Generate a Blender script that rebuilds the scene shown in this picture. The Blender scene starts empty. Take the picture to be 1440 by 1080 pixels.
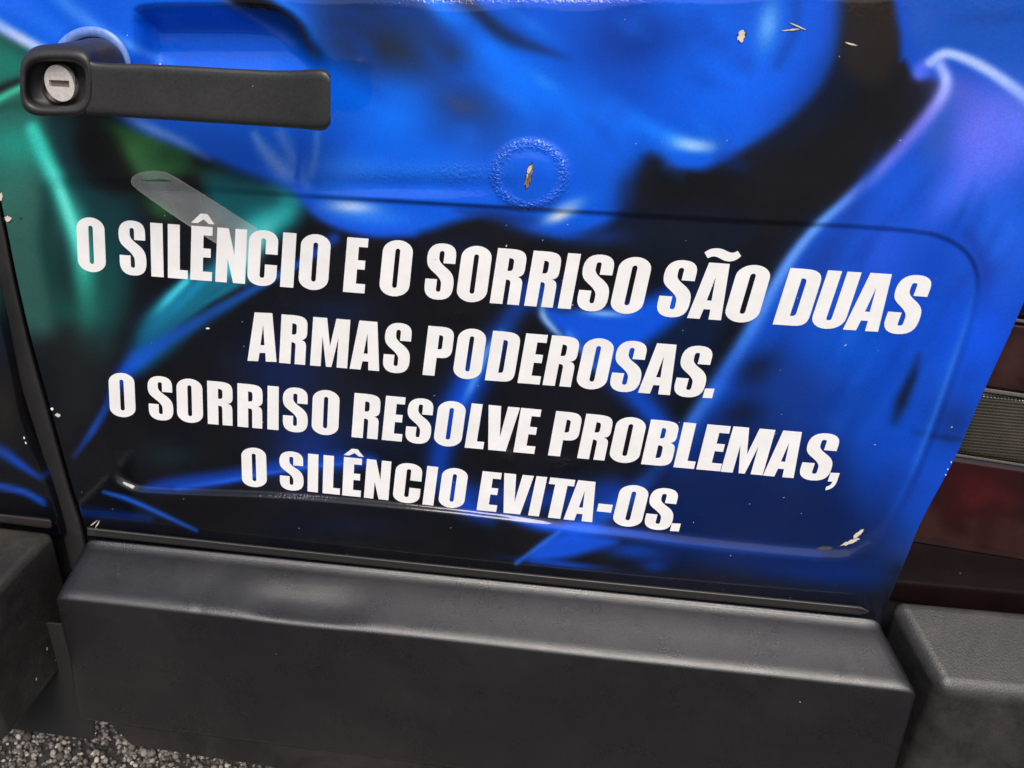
import bpy, bmesh, math, random
import numpy as np
from mathutils import Vector, Matrix
from mathutils.geometry import tessellate_polygon
random.seed(7); rng = np.random.default_rng(7)
SC = bpy.context.scene; COL = SC.collection
R = math.radians

# ---------------------------------------------------------------- camera
CAM = np.array([0.0, -0.447, 0.72]); FPX = 1150.0
PITCH, YAW, ROLL = 26.6, 3.5, 3.5
th, ps, ro = R(PITCH), R(YAW), R(ROLL)
fh = np.array([-math.sin(ps), math.cos(ps), 0.0]); r0 = np.array([math.cos(ps), math.sin(ps), 0.0])
FW = fh * math.cos(th) + np.array([0, 0, -math.sin(th)])
u0 = np.cross(r0, FW)
RT = r0 * math.cos(ro) + u0 * math.sin(ro)
UP = np.cross(RT, FW)
cam = bpy.data.cameras.new('camera'); co = bpy.data.objects.new('camera', cam); COL.objects.link(co)
co.matrix_world = Matrix(((RT[0], UP[0], -FW[0], CAM[0]), (RT[1], UP[1], -FW[1], CAM[1]), (RT[2], UP[2], -FW[2], CAM[2]), (0, 0, 0, 1)))
cam.sensor_fit = 'HORIZONTAL'; cam.sensor_width = 36; cam.lens = 36 * FPX / 1440
cam.clip_start = 0.01; cam.clip_end = 2000
SC.camera = co
SC.render.resolution_x = 1024; SC.render.resolution_y = 768

# ---------------------------------------------------------------- sky and sun
SUN = np.array([0.12, -0.57, 0.80]); SUN /= np.linalg.norm(SUN)
w = bpy.data.worlds.new('World'); SC.world = w; w.use_nodes = True
nt = w.node_tree; nt.nodes.clear()
sky = nt.nodes.new('ShaderNodeTexSky'); sky.sky_type = 'NISHITA'; sky.sun_disc = False
sky.sun_elevation = math.asin(SUN[2]); sky.sun_rotation = math.atan2(SUN[0], SUN[1])
sky.dust_density = 4.0; sky.air_density = 1.0; sky.ozone_density = 1.0
bg = nt.nodes.new('ShaderNodeBackground'); bg.inputs[1].default_value = 0.11
wo = nt.nodes.new('ShaderNodeOutputWorld')
nt.links.new(sky.outputs[0], bg.inputs[0]); nt.links.new(bg.outputs[0], wo.inputs[0])
sl = bpy.data.lights.new('sun', 'SUN'); sl.energy = 2.6; sl.angle = R(33); sl.color = (1.0, 0.94, 0.88)
so = bpy.data.objects.new('sun', sl); COL.objects.link(so)
so.rotation_euler = Vector(-SUN).to_track_quat('-Z', 'Y').to_euler()
SC.view_settings.view_transform = 'Standard'; SC.view_settings.look = 'None'
SC.view_settings.gamma = 1; SC.view_settings.exposure = 0.40

# ---------------------------------------------------------------- helpers
def P(px, py, y=0.0):
    """point of the plane at depth y that the photograph shows at (px, py) (1440 x 1080)"""
    px = np.asarray(px, float); py = np.asarray(py, float)
    d = FW[None, :] * FPX + RT[None, :] * (px.ravel() - 720)[:, None] - UP[None, :] * (py.ravel() - 540)[:, None]
    t = (np.asarray(y, float).ravel() - CAM[1]) / d[:, 1]
    return (CAM + d * t[:, None]).reshape(px.shape + (3,))
def P1(px, py, y=0.0): return P(np.array([px]), np.array([py]), np.array([y]))[0]
def lin(c):
    c = np.asarray(c, float) / 255.0
    return np.where(c <= 0.04045, c / 12.92, ((c + 0.055) / 1.055) ** 2.4)
def sstep(a, b, x):
    t = np.clip((x - a) / (b - a), 0, 1); return t * t * (3 - 2 * t)
def smooth_path(pts, n=8, closed=False):
    p = np.array(pts, float); N = len(p); out = []
    rngi = range(N if closed else N - 1)
    for i in rngi:
        a = p[(i - 1) % N] if closed or i > 0 else 2 * p[0] - p[1]
        b = p[i]; c = p[(i + 1) % N]
        d = p[(i + 2) % N] if closed or i + 2 < N else 2 * p[-1] - p[-2]
        for k in range(n):
            t = k / n
            out.append(0.5 * ((2 * b) + (-a + c) * t + (2 * a - 5 * b + 4 * c - d) * t * t + (-a + 3 * b - 3 * c + d) * t ** 3))
    if not closed: out.append(p[-1])
    return np.array(out)
def seg_dist(px, py, pts, closed=False):
    """distance to a polyline and the parameter 0..1 along it"""
    n = len(pts); best = np.full(px.shape, 1e9); par = np.zeros(px.shape)
    L = n if closed else n - 1
    for i in range(L):
        ax, ay = pts[i]; bx, by = pts[(i + 1) % n]
        dx, dy = bx - ax, by - ay; q = dx * dx + dy * dy + 1e-9
        t = np.clip(((px - ax) * dx + (py - ay) * dy) / q, 0, 1)
        d = np.hypot(px - ax - t * dx, py - ay - t * dy)
        m = d < best; best[m] = d[m]; par[m] = (i + t[m]) / L
    return best, par
def inside(px, py, pts):
    n = len(pts); r = np.zeros(px.shape, bool)
    for i in range(n):
        ax, ay = pts[i]; bx, by = pts[(i + 1) % n]
        if ay == by: continue
        c = ((ay > py) != (by > py)) & (px < (bx - ax) * (py - ay) / (by - ay) + ax)
        r ^= c
    return r
def sdist(px, py, pts):
    d, _ = seg_dist(px, py, pts, True)
    return np.where(inside(px, py, pts), -d, d)

def set_props(o, label=None, cat=None, group=None, kind=None):
    if label: o['label'] = label
    if cat: o['category'] = cat
    if group: o['group'] = group
    if kind: o['kind'] = kind
    return o
def link(name, me, mat=None, parent=None):
    if mat is not None:
        for m in (mat if isinstance(mat, (list, tuple)) else [mat]): me.materials.append(m)
    o = bpy.data.objects.new(name, me); COL.objects.link(o)
    if parent is not None: o.parent = parent
    return o
def mesh(name, v, f, mat=None, parent=None, smooth=True, fidx=None):
    me = bpy.data.meshes.new(name); me.from_pydata([tuple(map(float, q)) for q in v], [], [tuple(map(int, q)) for q in f]); me.update()
    if smooth: me.shade_smooth()
    o = link(name, me, mat, parent)
    if fidx is not None: me.polygons.foreach_set('material_index', np.array(fidx, np.int32))
    return o
def grid_mesh(name, W, mat, parent, colors=None, peel=None):
    """W: rows x cols x 3 array of points, seen from the camera side"""
    r, c = W.shape[:2]
    idx = np.arange(r * c).reshape(r, c)
    q = np.stack([idx[:-1, :-1], idx[1:, :-1], idx[1:, 1:], idx[:-1, 1:]], -1).reshape(-1, 4)
    me = bpy.data.meshes.new(name)
    me.vertices.add(r * c); me.vertices.foreach_set('co', W.reshape(-1).astype(np.float32))
    me.loops.add(q.size); me.loops.foreach_set('vertex_index', q.reshape(-1).astype(np.int32))
    me.polygons.add(len(q)); me.polygons.foreach_set('loop_start', np.arange(0, q.size, 4, dtype=np.int32))
    me.update(calc_edges=True); me.shade_smooth()
    if colors is not None:
        a = me.color_attributes.new('print_color', 'FLOAT_COLOR', 'POINT')
        cc = np.ones((r * c, 4), np.float32); cc[:, :3] = colors.reshape(-1, 3)
        a.data.foreach_set('color', cc.reshape(-1))
    if peel is not None:
        a = me.attributes.new('peel', 'FLOAT', 'POINT'); a.data.foreach_set('value', peel.reshape(-1).astype(np.float32))
    return link(name, me, mat, parent)
def loft(name, rings, mat, parent, cap0=False, cap1=True, closed=True, smooth=True):
    n = len(rings[0]); v = [p for r_ in rings for p in r_]; f = []
    for i in range(len(rings) - 1):
        for k in range(n if closed else n - 1):
            a = i * n + k; b = i * n + (k + 1) % n
            f.append((a, b, b + n, a + n))
    if cap0: f.append(tuple(range(n))[::-1])
    if cap1: f.append(tuple((len(rings) - 1) * n + k for k in range(n)))
    me_o = mesh(name, v, f, mat, parent, smooth)
    bm = bmesh.new(); bm.from_mesh(me_o.data); bmesh.ops.recalc_face_normals(bm, faces=bm.faces); bm.to_mesh(me_o.data); bm.free()
    return me_o
def hull(name, front8, mat, parent, bevel=0.004, seg=4, sub=0):
    """box from 8 corners: four of one end then four of the other, same order"""
    v = [tuple(map(float, p)) for p in front8]
    f = [(0, 1, 2, 3), (7, 6, 5, 4), (0, 4, 5, 1), (1, 5, 6, 2), (2, 6, 7, 3), (3, 7, 4, 0)]
    bm = bmesh.new(); vs = [bm.verts.new(p) for p in v]
    for q in f: bm.faces.new([vs[i] for i in q])
    bmesh.ops.recalc_face_normals(bm, faces=bm.faces)
    bmesh.ops.bevel(bm, geom=list(bm.edges) + list(bm.verts), offset=bevel, segments=seg, affect='EDGES', profile=0.5)
    me = bpy.data.meshes.new(name); bm.to_mesh(me); bm.free(); me.shade_smooth()
    o = link(name, me, mat, parent)
    m = o.modifiers.new('wn', 'WEIGHTED_NORMAL'); m.keep_sharp = False; m.weight = 80
    return o
def prism(polys, thick, dep):
    """polys: list of outlines in photo px (outer first, then holes); dep: function px,py -> y of the front"""
    flat = np.concatenate([np.array(p, float) for p in polys]); n = len(flat)
    tri = tessellate_polygon([[Vector((a, b, 0)) for a, b in p] for p in polys])
    yf = dep(flat[:, 0], flat[:, 1])
    F_ = P(flat[:, 0], flat[:, 1], yf); B_ = F_ + np.array([0, thick, 0])
    f = [tuple(t) for t in tri]; s = 0
    for p in polys:
        m = len(p)
        for k in range(m): a, b = s + k, s + (k + 1) % m; f.append((a, b, b + n, a + n))
        s += m
    return np.concatenate([F_, B_]), f
def prism_obj(name, polys, thick, dep, mat, parent):
    v, f = prism(polys, thick, dep)
    o = mesh(name, v, f, mat, parent, smooth=False)
    bm = bmesh.new(); bm.from_mesh(o.data); bmesh.ops.recalc_face_normals(bm, faces=bm.faces); bm.to_mesh(o.data); bm.free()
    return o

# ---------------------------------------------------------------- materials
def newmat(name):
    m = bpy.data.materials.new(name); m.use_nodes = True
    n = m.node_tree.nodes; b = n['Principled BSDF']; return m, m.node_tree, n, b
def noise(t, scale, detail=2, rough=0.5, dist=0.0):
    tc = t.nodes.get('TC') or t.nodes.new('ShaderNodeTexCoord'); tc.name = 'TC'
    x = t.nodes.new('ShaderNodeTexNoise'); x.inputs['Scale'].default_value = scale
    x.inputs['Detail'].default_value = detail; x.inputs['Roughness'].default_value = rough; x.inputs['Distortion'].default_value = dist
    t.links.new(tc.outputs['Object'], x.inputs['Vector']); return x
def ramp(t, src, stops):
    r_ = t.nodes.new('ShaderNodeValToRGB'); t.links.new(src, r_.inputs[0])
    e = r_.color_ramp.elements
    while len(e) < len(stops): e.new(0.5)
    for i, (p, c) in enumerate(stops):
        e[i].position = p; e[i].color = (c, c, c, 1) if not hasattr(c, '__len__') else (*c, 1)
    return r_
def mixc(t, fac, a, b, mode='MIX'):
    m = t.nodes.new('ShaderNodeMix'); m.data_type = 'RGBA'; m.blend_type = mode
    for s, val in ((m.inputs[0], fac), (m.inputs[6], a), (m.inputs[7], b)):
        if hasattr(val, 'is_output') or isinstance(val, bpy.types.NodeSocket): t.links.new(val, s)
        elif hasattr(val, '__len__'): s.default_value = (*val, 1)
        else: s.default_value = val
    return m.outputs[2]
def bump(t, h, strength, dist, prev=None):
    b = t.nodes.new('ShaderNodeBump'); b.inputs['Strength'].default_value = strength; b.inputs['Distance'].default_value = dist
    t.links.new(h, b.inputs['Height'])
    if prev is not None: t.links.new(prev, b.inputs['Normal'])
    return b
def specks(t, scale, thr, seed=0.0):
    tc = t.nodes.get('TC') or t.nodes.new('ShaderNodeTexCoord'); tc.name = 'TC'
    nz = t.nodes.new('ShaderNodeTexNoise'); nz.inputs['Scale'].default_value = scale * 1.7; nz.inputs['Detail'].default_value = 2
    t.links.new(tc.outputs['Object'], nz.inputs['Vector'])
    v = t.nodes.new('ShaderNodeTexVoronoi'); v.inputs['Scale'].default_value = scale
    ad = t.nodes.new('ShaderNodeVectorMath'); ad.operation = 'MULTIPLY_ADD'
    t.links.new(nz.outputs['Color'], ad.inputs[0]); ad.inputs[1].default_value = (0.6 / scale,) * 3
    t.links.new(tc.outputs['Object'], ad.inputs[2]); t.links.new(ad.outputs[0], v.inputs['Vector'])
    # only some cells carry a speck, each of its own size
    sp = t.nodes.new('ShaderNodeSeparateColor'); t.links.new(v.outputs['Color'], sp.inputs[0])
    mr = t.nodes.new('ShaderNodeMapRange'); mr.inputs[1].default_value = 0.80; mr.inputs[2].default_value = 1.0
    mr.inputs[3].default_value = 0.0; mr.inputs[4].default_value = thr
    t.links.new(sp.outputs[0], mr.inputs[0])
    lt = t.nodes.new('ShaderNodeMath'); lt.operation = 'LESS_THAN'
    t.links.new(v.outputs['Distance'], lt.inputs[0]); t.links.new(mr.outputs[0], lt.inputs[1])
    return lt.outputs[0]

def wrap_material():
    m, t, n, b = newmat('printed_wrap')
    at = n.new('ShaderNodeVertexColor'); at.layer_name = 'print_color'
    g = noise(t, 900, 2, 0.6); gr = ramp(t, g.outputs[0], [(0.3, 0.91), (0.7, 1.08)])
    c = mixc(t, 1.0, at.outputs[0], gr.outputs[0], 'MULTIPLY')
    g2 = noise(t, 45, 4, 0.6); gr2 = ramp(t, g2.outputs[0], [(0.3, 0.95), (0.7, 1.04)])
    c = mixc(t, 1.0, c, gr2.outputs[0], 'MULTIPLY')
    s = specks(t, 150, 0.07)
    c = mixc(t, s, c, (0.42, 0.44, 0.47))
    dn = noise(t, 9, 5, 0.65); dr = ramp(t, dn.outputs[0], [(0.42, 0.0), (0.75, 0.015)])
    c = mixc(t, dr.outputs[0], c, (0.35, 0.32, 0.30))
    t.links.new(c, b.inputs['Base Color'])
    rn = noise(t, 14, 4, 0.6); rr = ramp(t, rn.outputs[0], [(0.3, 0.045), (0.75, 0.12)])
    t.links.new(rr.outputs[0], b.inputs['Roughness'])
    pa = n.new('ShaderNodeAttribute'); pa.attribute_name = 'peel'
    crk = noise(t, 620, 2, 0.5, 0.5)
    mu = n.new('ShaderNodeMath'); mu.operation = 'MULTIPLY'; t.links.new(crk.outputs[0], mu.inputs[0]); t.links.new(pa.outputs['Fac'], mu.inputs[1])
    b1 = bump(t, mu.outputs[0], 1.0, 0.0018)
    op = noise(t, 260, 2, 0.5); b2 = bump(t, op.outputs[0], 0.10, 0.0006, b1.outputs[0])
    lw = noise(t, 22, 2, 0.5); b3 = bump(t, lw.outputs[0], 0.10, 0.004, b2.outputs[0])
    t.links.new(b3.outputs[0], b.inputs['Normal'])
    b.inputs['IOR'].default_value = 1.5
    return m
def vinyl_white():
    m, t, n, b = newmat('white_vinyl')
    g = noise(t, 60, 4, 0.6); gr = ramp(t, g.outputs[0], [(0.3, (0.72, 0.715, 0.705)), (0.7, (0.79, 0.79, 0.79))])
    s = specks(t, 110, 0.05)
    c = mixc(t, s, gr.outputs[0], (0.35, 0.33, 0.30))
    t.links.new(c, b.inputs['Base Color']); b.inputs['Roughness'].default_value = 0.28
    op = noise(t, 300, 2, 0.5); b2 = bump(t, op.outputs[0], 0.08, 0.0005); t.links.new(b2.outputs[0], b.inputs['Normal'])
    return m
def plastic(name, base, warm, rough=0.42, dirt=0.35, grain=1500, gstr=0.35, speck=0.05, sscale=60, ior=1.5):
    m, t, n, b = newmat(name); b.inputs['IOR'].default_value = ior
    g = noise(t, 16, 6, 0.65); gr = ramp(t, g.outputs[0], [(0.3, base), (0.72, warm)])
    g2 = noise(t, 700, 3, 0.7); gr2 = ramp(t, g2.outputs[0], [(0.3, 0.72), (0.72, 1.35)])
    c = mixc(t, 1.0, gr.outputs[0], gr2.outputs[0], 'MULTIPLY')
    dn = noise(t, 7, 7, 0.72, 0.4); dr = ramp(t, dn.outputs[0], [(0.5, 0.0), (0.75, dirt)])
    c = mixc(t, dr.outputs[0], c, (0.12, 0.105, 0.09))
    s = specks(t, sscale, speck); c = mixc(t, s, c, (0.5, 0.47, 0.42))
    t.links.new(c, b.inputs['Base Color'])
    rn = noise(t, 30, 5, 0.7); rr = ramp(t, rn.outputs[0], [(0.3, rough - 0.05), (0.7, rough + 0.1)])
    t.links.new(rr.outputs[0], b.inputs['Roughness'])
    gb = noise(t, grain, 3, 0.7); b1 = bump(t, gb.outputs[0], gstr, 0.0004)
    lw = noise(t, 14, 3, 0.5); b2 = bump(t, lw.outputs[0], 0.10, 0.004, b1.outputs[0])
    t.links.new(b2.outputs[0], b.inputs['Normal'])
    return m
def simple(name, c, rough=0.5, metal=0.0, grain=0.0):
    m, t, n, b = newmat(name)
    g = noise(t, 400, 4, 0.7); k = 0.18
    gr = ramp(t, g.outputs[0], [(0.3, tuple(x * (1 - k) for x in c)), (0.7, tuple(x * (1 + k) for x in c))])
    t.links.new(gr.outputs[0], b.inputs['Base Color']); b.inputs['Roughness'].default_value = rough; b.inputs['Metallic'].default_value = metal
    if grain:
        gb = noise(t, 1200, 3, 0.7); b1 = bump(t, gb.outputs[0], grain, 0.0004); t.links.new(b1.outputs[0], b.inputs['Normal'])
    return m
M_WRAP = wrap_material(); M_VINYL = vinyl_white()
M_BUMP = plastic('bumper_plastic', (0.0075, 0.0076, 0.0095), (0.012, 0.0115, 0.0125), 0.28, 0.08, 1500, 0.5, ior=1.68)
M_BUMPOLD = plastic('weathered_plastic', (0.012, 0.0115, 0.0115), (0.034, 0.031, 0.029), 0.34, 0.42, 900, 0.7, 0.09, 90)
M_LIP = plastic('lower_lip_plastic', (0.007, 0.006, 0.0055), (0.012, 0.009, 0.008), 0.55, 0.3)
M_HANDLE = plastic('handle_plastic', (0.0165, 0.0165, 0.0175), (0.024, 0.0235, 0.024), 0.42, 0.10, 1800, 0.15, 0.03, 120)
M_RUBBER = plastic('rubber', (0.007, 0.007, 0.008), (0.014, 0.013, 0.013), 0.6, 0.22, 700, 0.7, 0.04, 90)
M_TRIM = simple('trim_rubber', (0.062, 0.060, 0.058), 0.30)
M_RIDGE = simple('ridge_plastic', (0.10, 0.09, 0.085), 0.2)
M_BLACK = simple('underbody_black', (0.008, 0.008, 0.008), 0.8)
M_METAL = simple('satin_steel', (0.78, 0.73, 0.69), 0.45, 0.55, 0.2)
M_SLOT = simple('slot_metal', (0.16, 0.14, 0.12), 0.6, 0.5)
M_CHIP = simple('bare_primer', (0.60, 0.53, 0.43), 0.5, 0.0, 0.5)
M_RUST = simple('bare_metal_chip', (0.50, 0.30, 0.12), 0.35, 0.6, 0.8)
M_TORN = simple('torn_film', (0.012, 0.016, 0.03), 0.5)
M_RING = simple('blue_film_edge', (0.12, 0.22, 0.56), 0.3, 0.0, 0.4)

# ---------------------------------------------------------------- the door's relief (photo px -> depth, + is into the van)
PANEL = smooth_path([(66, 262), (110, 256), (230, 262), (480, 279), (770, 296), (1000, 309), (1250, 322), (1335, 338), (1372, 378), (1368, 440),
                     (1330, 560), (1292, 660), (1255, 728), (1212, 768), (1150, 778), (900, 752), (640, 719), (400, 697),
                     (230, 690), (180, 682), (156, 655), (122, 560), (92, 450), (66, 345), (56, 290)], 4, True)
HREC = smooth_path([(205, 10), (300, 8), (395, 14), (440, 50), (468, 100), (470, 170), (420, 205), (260, 190), (196, 140), (190, 60), (190, 25)], 4, True)
def relief(px, py, full=True):
    sh = px.shape; px = px.ravel(); py = py.ravel()
    s = sdist(px, py, PANEL)
    wd = 10 + 3 * sstep(230, 90, px); wd = wd - 5.5 * sstep(200, 400, px) * sstep(420, 380, py); wd = wd - 2 * sstep(700, 900, px) * (py > 400) - 4 * sstep(420, 520, py) * sstep(300, 120, px)
    wd = wd + 5 * sstep(760, 900, px) * sstep(560, 640, py) * sstep(1300, 1220, px)
    wd = wd - 4.0 * sstep(170, 230, px) * sstep(800, 700, px) * sstep(560, 640, py)
    wd = np.maximum(wd, 4.5)
    dep_ = 0.0014 + 0.0020 * sstep(330, 700, py)
    d = dep_ * sstep(wd, -wd, s)
    m = (px > 120) & (px < 540) & (py < 260) & (py > -60)
    if m.any():
        s2 = sdist(px[m], py[m], HREC); d[m] += 0.015 * sstep(8, -40, s2) * sstep(165, 70, py[m]) * sstep(500, 380, px[m])
    # dent pushed outwards under the lettering line, with a dimple round the chip
    r_ = np.hypot((px - 745) / 46, (py - 246) / 42)
    d += -0.0022 * np.exp(-(r_ / 0.95) ** 4)
    d += 0.0016 * np.exp(-((px - 560) / 170.) ** 2 - ((py - 262) / 14.) ** 2)
    # small dings on the lower panel
    d += -0.0008 * np.exp(-((px - 718) / 14.) ** 2 - ((py - 640) / 9.) ** 2)
    d += -0.0006 * np.exp(-((px - 790) / 34.) ** 2 - ((py - 650) / 10.) ** 2)
    # shoulder at the top, where the skin turns back
    k = np.clip(13 + 4 * np.sin(px / 90.) + 3 * np.sin(px / 31.) - 14 * np.clip(np.abs(px - 720) / 300 - 0.6, 0, 3) - py, 0, None); d += np.where(k < 60, 0.0000040 * k * k, 0.0144 + 0.00048 * (k - 60))
    # slight crown
    d += 0.003 * ((px - 720) / 720.) ** 2
    return d.reshape(sh)
def peel_map(px, py):
    r_ = np.hypot((px - 745) / 48, (py - 246) / 43)
    a = np.exp(-((r_ - 1.0) / 0.16) ** 2)
    a = a + 0.40 * np.exp(-((px - 655) / 50.) ** 2 - ((py - 247) / 16.) ** 2)
    a += 0.20 * np.exp(-((px - 530) / 80.) ** 2 - ((py - 245) / 16.) ** 2)
    a += 0.6 * np.exp(-((px - 716) / 13.) ** 2 - ((py - 640) / 9.) ** 2) + 0.45 * np.exp(-((px - 790) / 36.) ** 2 - ((py - 652) / 9.) ** 2)
    a += 0.18 * sstep(14, 2, py) * sstep(470, 560, px) * sstep(1000, 900, px)
    a += 0.22 * np.exp(-((px - 470) / 40.) ** 2 - ((py - 390) / 30.) ** 2) + 0.22 * np.exp(-((px - 660) / 70.) ** 2 - ((py - 440) / 12.) ** 2)
    a += 0.3 * np.exp(-((px - 400) / 60.) ** 2 - ((py - 698) / 6.) ** 2)
    return a

# ---------------------------------------------------------------- the print on the wrap
class Print:
    def __init__(s, px, py, base):
        s.sh = px.shape; s.x = px.ravel(); s.y = py.ravel(); s.c = np.tile(np.array(base, float), (s.x.size, 1))
    def _mix(s, a, col, m=None):
        if m is None: s.c += a[:, None] * (np.asarray(col, float) - s.c)
        else: s.c[m] += a[:, None] * (np.asarray(col, float) - s.c[m])
    def poly(s, pts, col, blur=10, a=1.0, sm=4):
        q = smooth_path(pts, sm, True) if sm else np.array(pts, float)
        lo = q.min(0) - blur; hi = q.max(0) + blur
        m = (s.x > lo[0]) & (s.x < hi[0]) & (s.y > lo[1]) & (s.y < hi[1])
        if not m.any(): return
        d = sdist(s.x[m], s.y[m], q); s._mix(a * sstep(blur, -blur, d), col, m)
    def blob(s, x, y, rx, ry, col, a=1.0, ang=0, p=2):
        t = R(ang); dx = s.x - x; dy = s.y - y
        u = (dx * math.cos(t) + dy * math.sin(t)) / rx; v = (-dx * math.sin(t) + dy * math.cos(t)) / ry
        q = u * u + v * v; m = q < 7
        if m.any(): s._mix(a * np.exp(-q[m] ** (p / 2)), col, m)
    def stroke(s, pts, cols, wid, a=1.0, p=2.0, sm=5):
        """soft stroke; cols one colour or a list, wid one width or a list, a one value or a list: all spread along the line"""
        q = smooth_path(pts, sm); W = np.atleast_1d(wid).astype(float); A = np.atleast_1d(a).astype(float)
        mw = W.max() * 2.4; lo = q.min(0) - mw; hi = q.max(0) + mw
        m = (s.x > lo[0]) & (s.x < hi[0]) & (s.y > lo[1]) & (s.y < hi[1])
        if not m.any(): return
        d, t = seg_dist(s.x[m], s.y[m], q)
        w_ = np.interp(t, np.linspace(0, 1, len(W)), W); al = np.interp(t, np.linspace(0, 1, len(A)), A)
        C = np.array(cols, float)
        if C.ndim == 1: cc = C[None, :]
        else: cc = np.stack([np.interp(t, np.linspace(0, 1, len(C)), C[:, k]) for k in range(3)], -1)
        s.c[m] += (al * np.exp(-(d / w_) ** p))[:, None] * (cc - s.c[m])
    def out(s):
        return (lin(np.clip(s.c, 0, 255)) * 0.92).reshape(s.sh + (3,))

def mural(px, py):
    s = Print(px, py, (9, 11, 18))
    # ---- left side: greens and teals
    s.poly([(-300, -300), (-20, -260), (10, 60), (60, 90), (60, 260), (75, 420), (60, 470), (-40, 420), (-300, 300)], (38, 84, 78), 22)
    s.blob(30, 420, 60, 60, (44, 80, 76), 0.8)
    s.blob(50, 300, 50, 80, (45, 84, 78), 0.8)
    s.blob(15, 90, 50, 40, (24, 118, 104), 0.9)
    s.stroke([(-20, 135), (10, 122), (40, 112)], (22, 20, 24), 8, 0.95)
    s.stroke([(-20, 152), (8, 134), (36, 120)], (60, 190, 160), 6, 0.9)
    s.stroke([(-20, 160), (15, 150), (60, 146)], (20, 70, 62), 7, 0.7)
    s.blob(25, 205, 60, 36, (28, 140, 126), 0.95)
    s.blob(0, 270, 60, 50, (44, 110, 98), 0.6)
    s.poly([(70, 170), (140, 170), (170, 240), (150, 300), (120, 330), (90, 260)], (18, 52, 62), 22, 0.8)
    s.poly([(80, 262), (170, 265), (190, 300), (175, 420), (150, 500), (130, 480), (100, 380)], (14, 58, 62), 26, 0.9)
    s.stroke([(76, 268), (66, 330), (78, 400), (92, 440)], (10, 52, 50), 14, 0.85)
    s.stroke([(46, 185), (62, 222), (80, 258), (96, 300), (112, 350), (120, 400), (122, 450), (118, 510)],
             [(60, 190, 175), (50, 196, 180), (66, 214, 200), (64, 206, 190), (50, 170, 150), (36, 130, 108), (24, 84, 78)], [10, 11, 13, 14, 16, 18, 20], [0.7, 0.9, 0.95, 0.95, 0.9, 0.75, 0.1])
    s.blob(118, 345, 14, 60, (70, 205, 185), 0.5, -10)
    s.blob(98, 440, 60, 26, (24, 84, 74), 0.35)
    s.blob(150, 400, 30, 55, (16, 78, 70), 0.6)
    s.blob(185, 340, 22, 40, (14, 50, 76), 0.6)
    s.poly([(70, 480), (160, 480), (150, 560), (90, 600)], (28, 32, 36), 30, 0.6)
    # green smear behind the handle foot
    s.poly([(140, 175), (200, 175), (262, 212), (262, 240), (205, 255), (170, 238)], (52, 116, 66), 16, 0.9)
    s.blob(182, 215, 26, 20, (86, 156, 92), 0.75, 40)
    s.blob(160, 190, 20, 15, (62, 132, 72), 0.6)
    s.stroke([(240, 215), (275, 235), (300, 250)], (32, 74, 48), 16, 0.7)
    s.blob(225, 292, 26, 16, (40, 92, 54), 0.85, 35)
    s.blob(215, 250, 26, 14, (80, 130, 100), 0.55, 30)
    s.stroke([(120, 205), (140, 235), (165, 262)], (20, 24, 26), 14, 0.7)
    s.stroke([(280, 225), (330, 245), (400, 275)], (14, 20, 30), 12, 0.6)
    # teal fan under the first row
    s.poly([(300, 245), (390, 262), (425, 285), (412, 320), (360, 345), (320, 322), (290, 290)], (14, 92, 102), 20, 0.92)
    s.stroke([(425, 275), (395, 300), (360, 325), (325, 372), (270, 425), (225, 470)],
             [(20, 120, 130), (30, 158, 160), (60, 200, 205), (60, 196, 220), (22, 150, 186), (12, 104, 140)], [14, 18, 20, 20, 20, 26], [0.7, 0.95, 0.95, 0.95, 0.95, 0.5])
    s.poly([(300, 395), (250, 410), (200, 460), (185, 520), (215, 510), (270, 460), (330, 420)], (12, 92, 122), 18, 0.8)
    s.stroke([(290, 392), (250, 430), (205, 470)], (30, 176, 205), [8, 10, 12], [0.9, 0.85, 0.2])
    s.stroke([(300, 398), (262, 438), (230, 470)], (26, 128, 118), 7, [0.8, 0.7, 0.1])
    s.stroke([(345, 392), (300, 420), (250, 455), (225, 478)], (12, 84, 116), 12, [0.8, 0.7, 0.5, 0.1])
    s.stroke([(340, 408), (295, 430), (245, 466)], (16, 16, 26), 6, [0.8, 0.8, 0.2])
    s.stroke([(372, 332), (348, 362), (342, 385)], (150, 220, 222), 14, [0.5, 0.75, 0.2])  # pale glow where the light patch runs on, painted into the print
    s.stroke([(470, 335), (430, 365), (380, 394), (300, 440), (235, 478), (195, 505), (172, 530), (152, 568), (130, 606), (104, 642)],
             [(16, 70, 190), (14, 76, 200), (16, 84, 176), (14, 70, 160), (14, 72, 190), (14, 84, 216), (14, 70, 190), (14, 64, 170), (20, 76, 180), (20, 60, 160)],
             [9, 6, 6, 8, 11, 15, 12, 6.5, 6, 4], [0.7, 0.85, 0.9, 0.75, 0.8, 0.95, 0.9, 0.7, 0.8, 0.4], 2.2)
    s.stroke([(300, 392), (262, 420), (222, 456), (196, 500)], (9, 80, 128), [16, 20, 24, 16], [0.5, 0.5, 0.5, 0.2])
    s.stroke([(268, 388), (236, 420), (206, 452)], (40, 186, 214), [6, 8, 8], [0.7, 0.7, 0.1])
    s.stroke([(392, 262), (404, 282), (396, 302), (366, 322)], (26, 150, 152), 15, [0.3, 0.7, 0.7, 0.5])
    s.stroke([(300, 250), (340, 262), (380, 275)], (12, 70, 84), 14, 0.5)
    s.poly([(108, 185), (150, 178), (180, 225), (196, 262), (160, 268), (125, 250)], (14, 16, 18), 14, 0.8)
    s.stroke([(46, 180), (62, 214), (78, 248)], (52, 200, 186), [9, 11, 12], 0.8)
    s.stroke([(60, 215), (80, 255), (97, 300), (112, 345), (118, 380)], (110, 232, 220), [4, 6, 7, 7, 5], [0.2, 0.7, 0.8, 0.7, 0.1])
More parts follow.
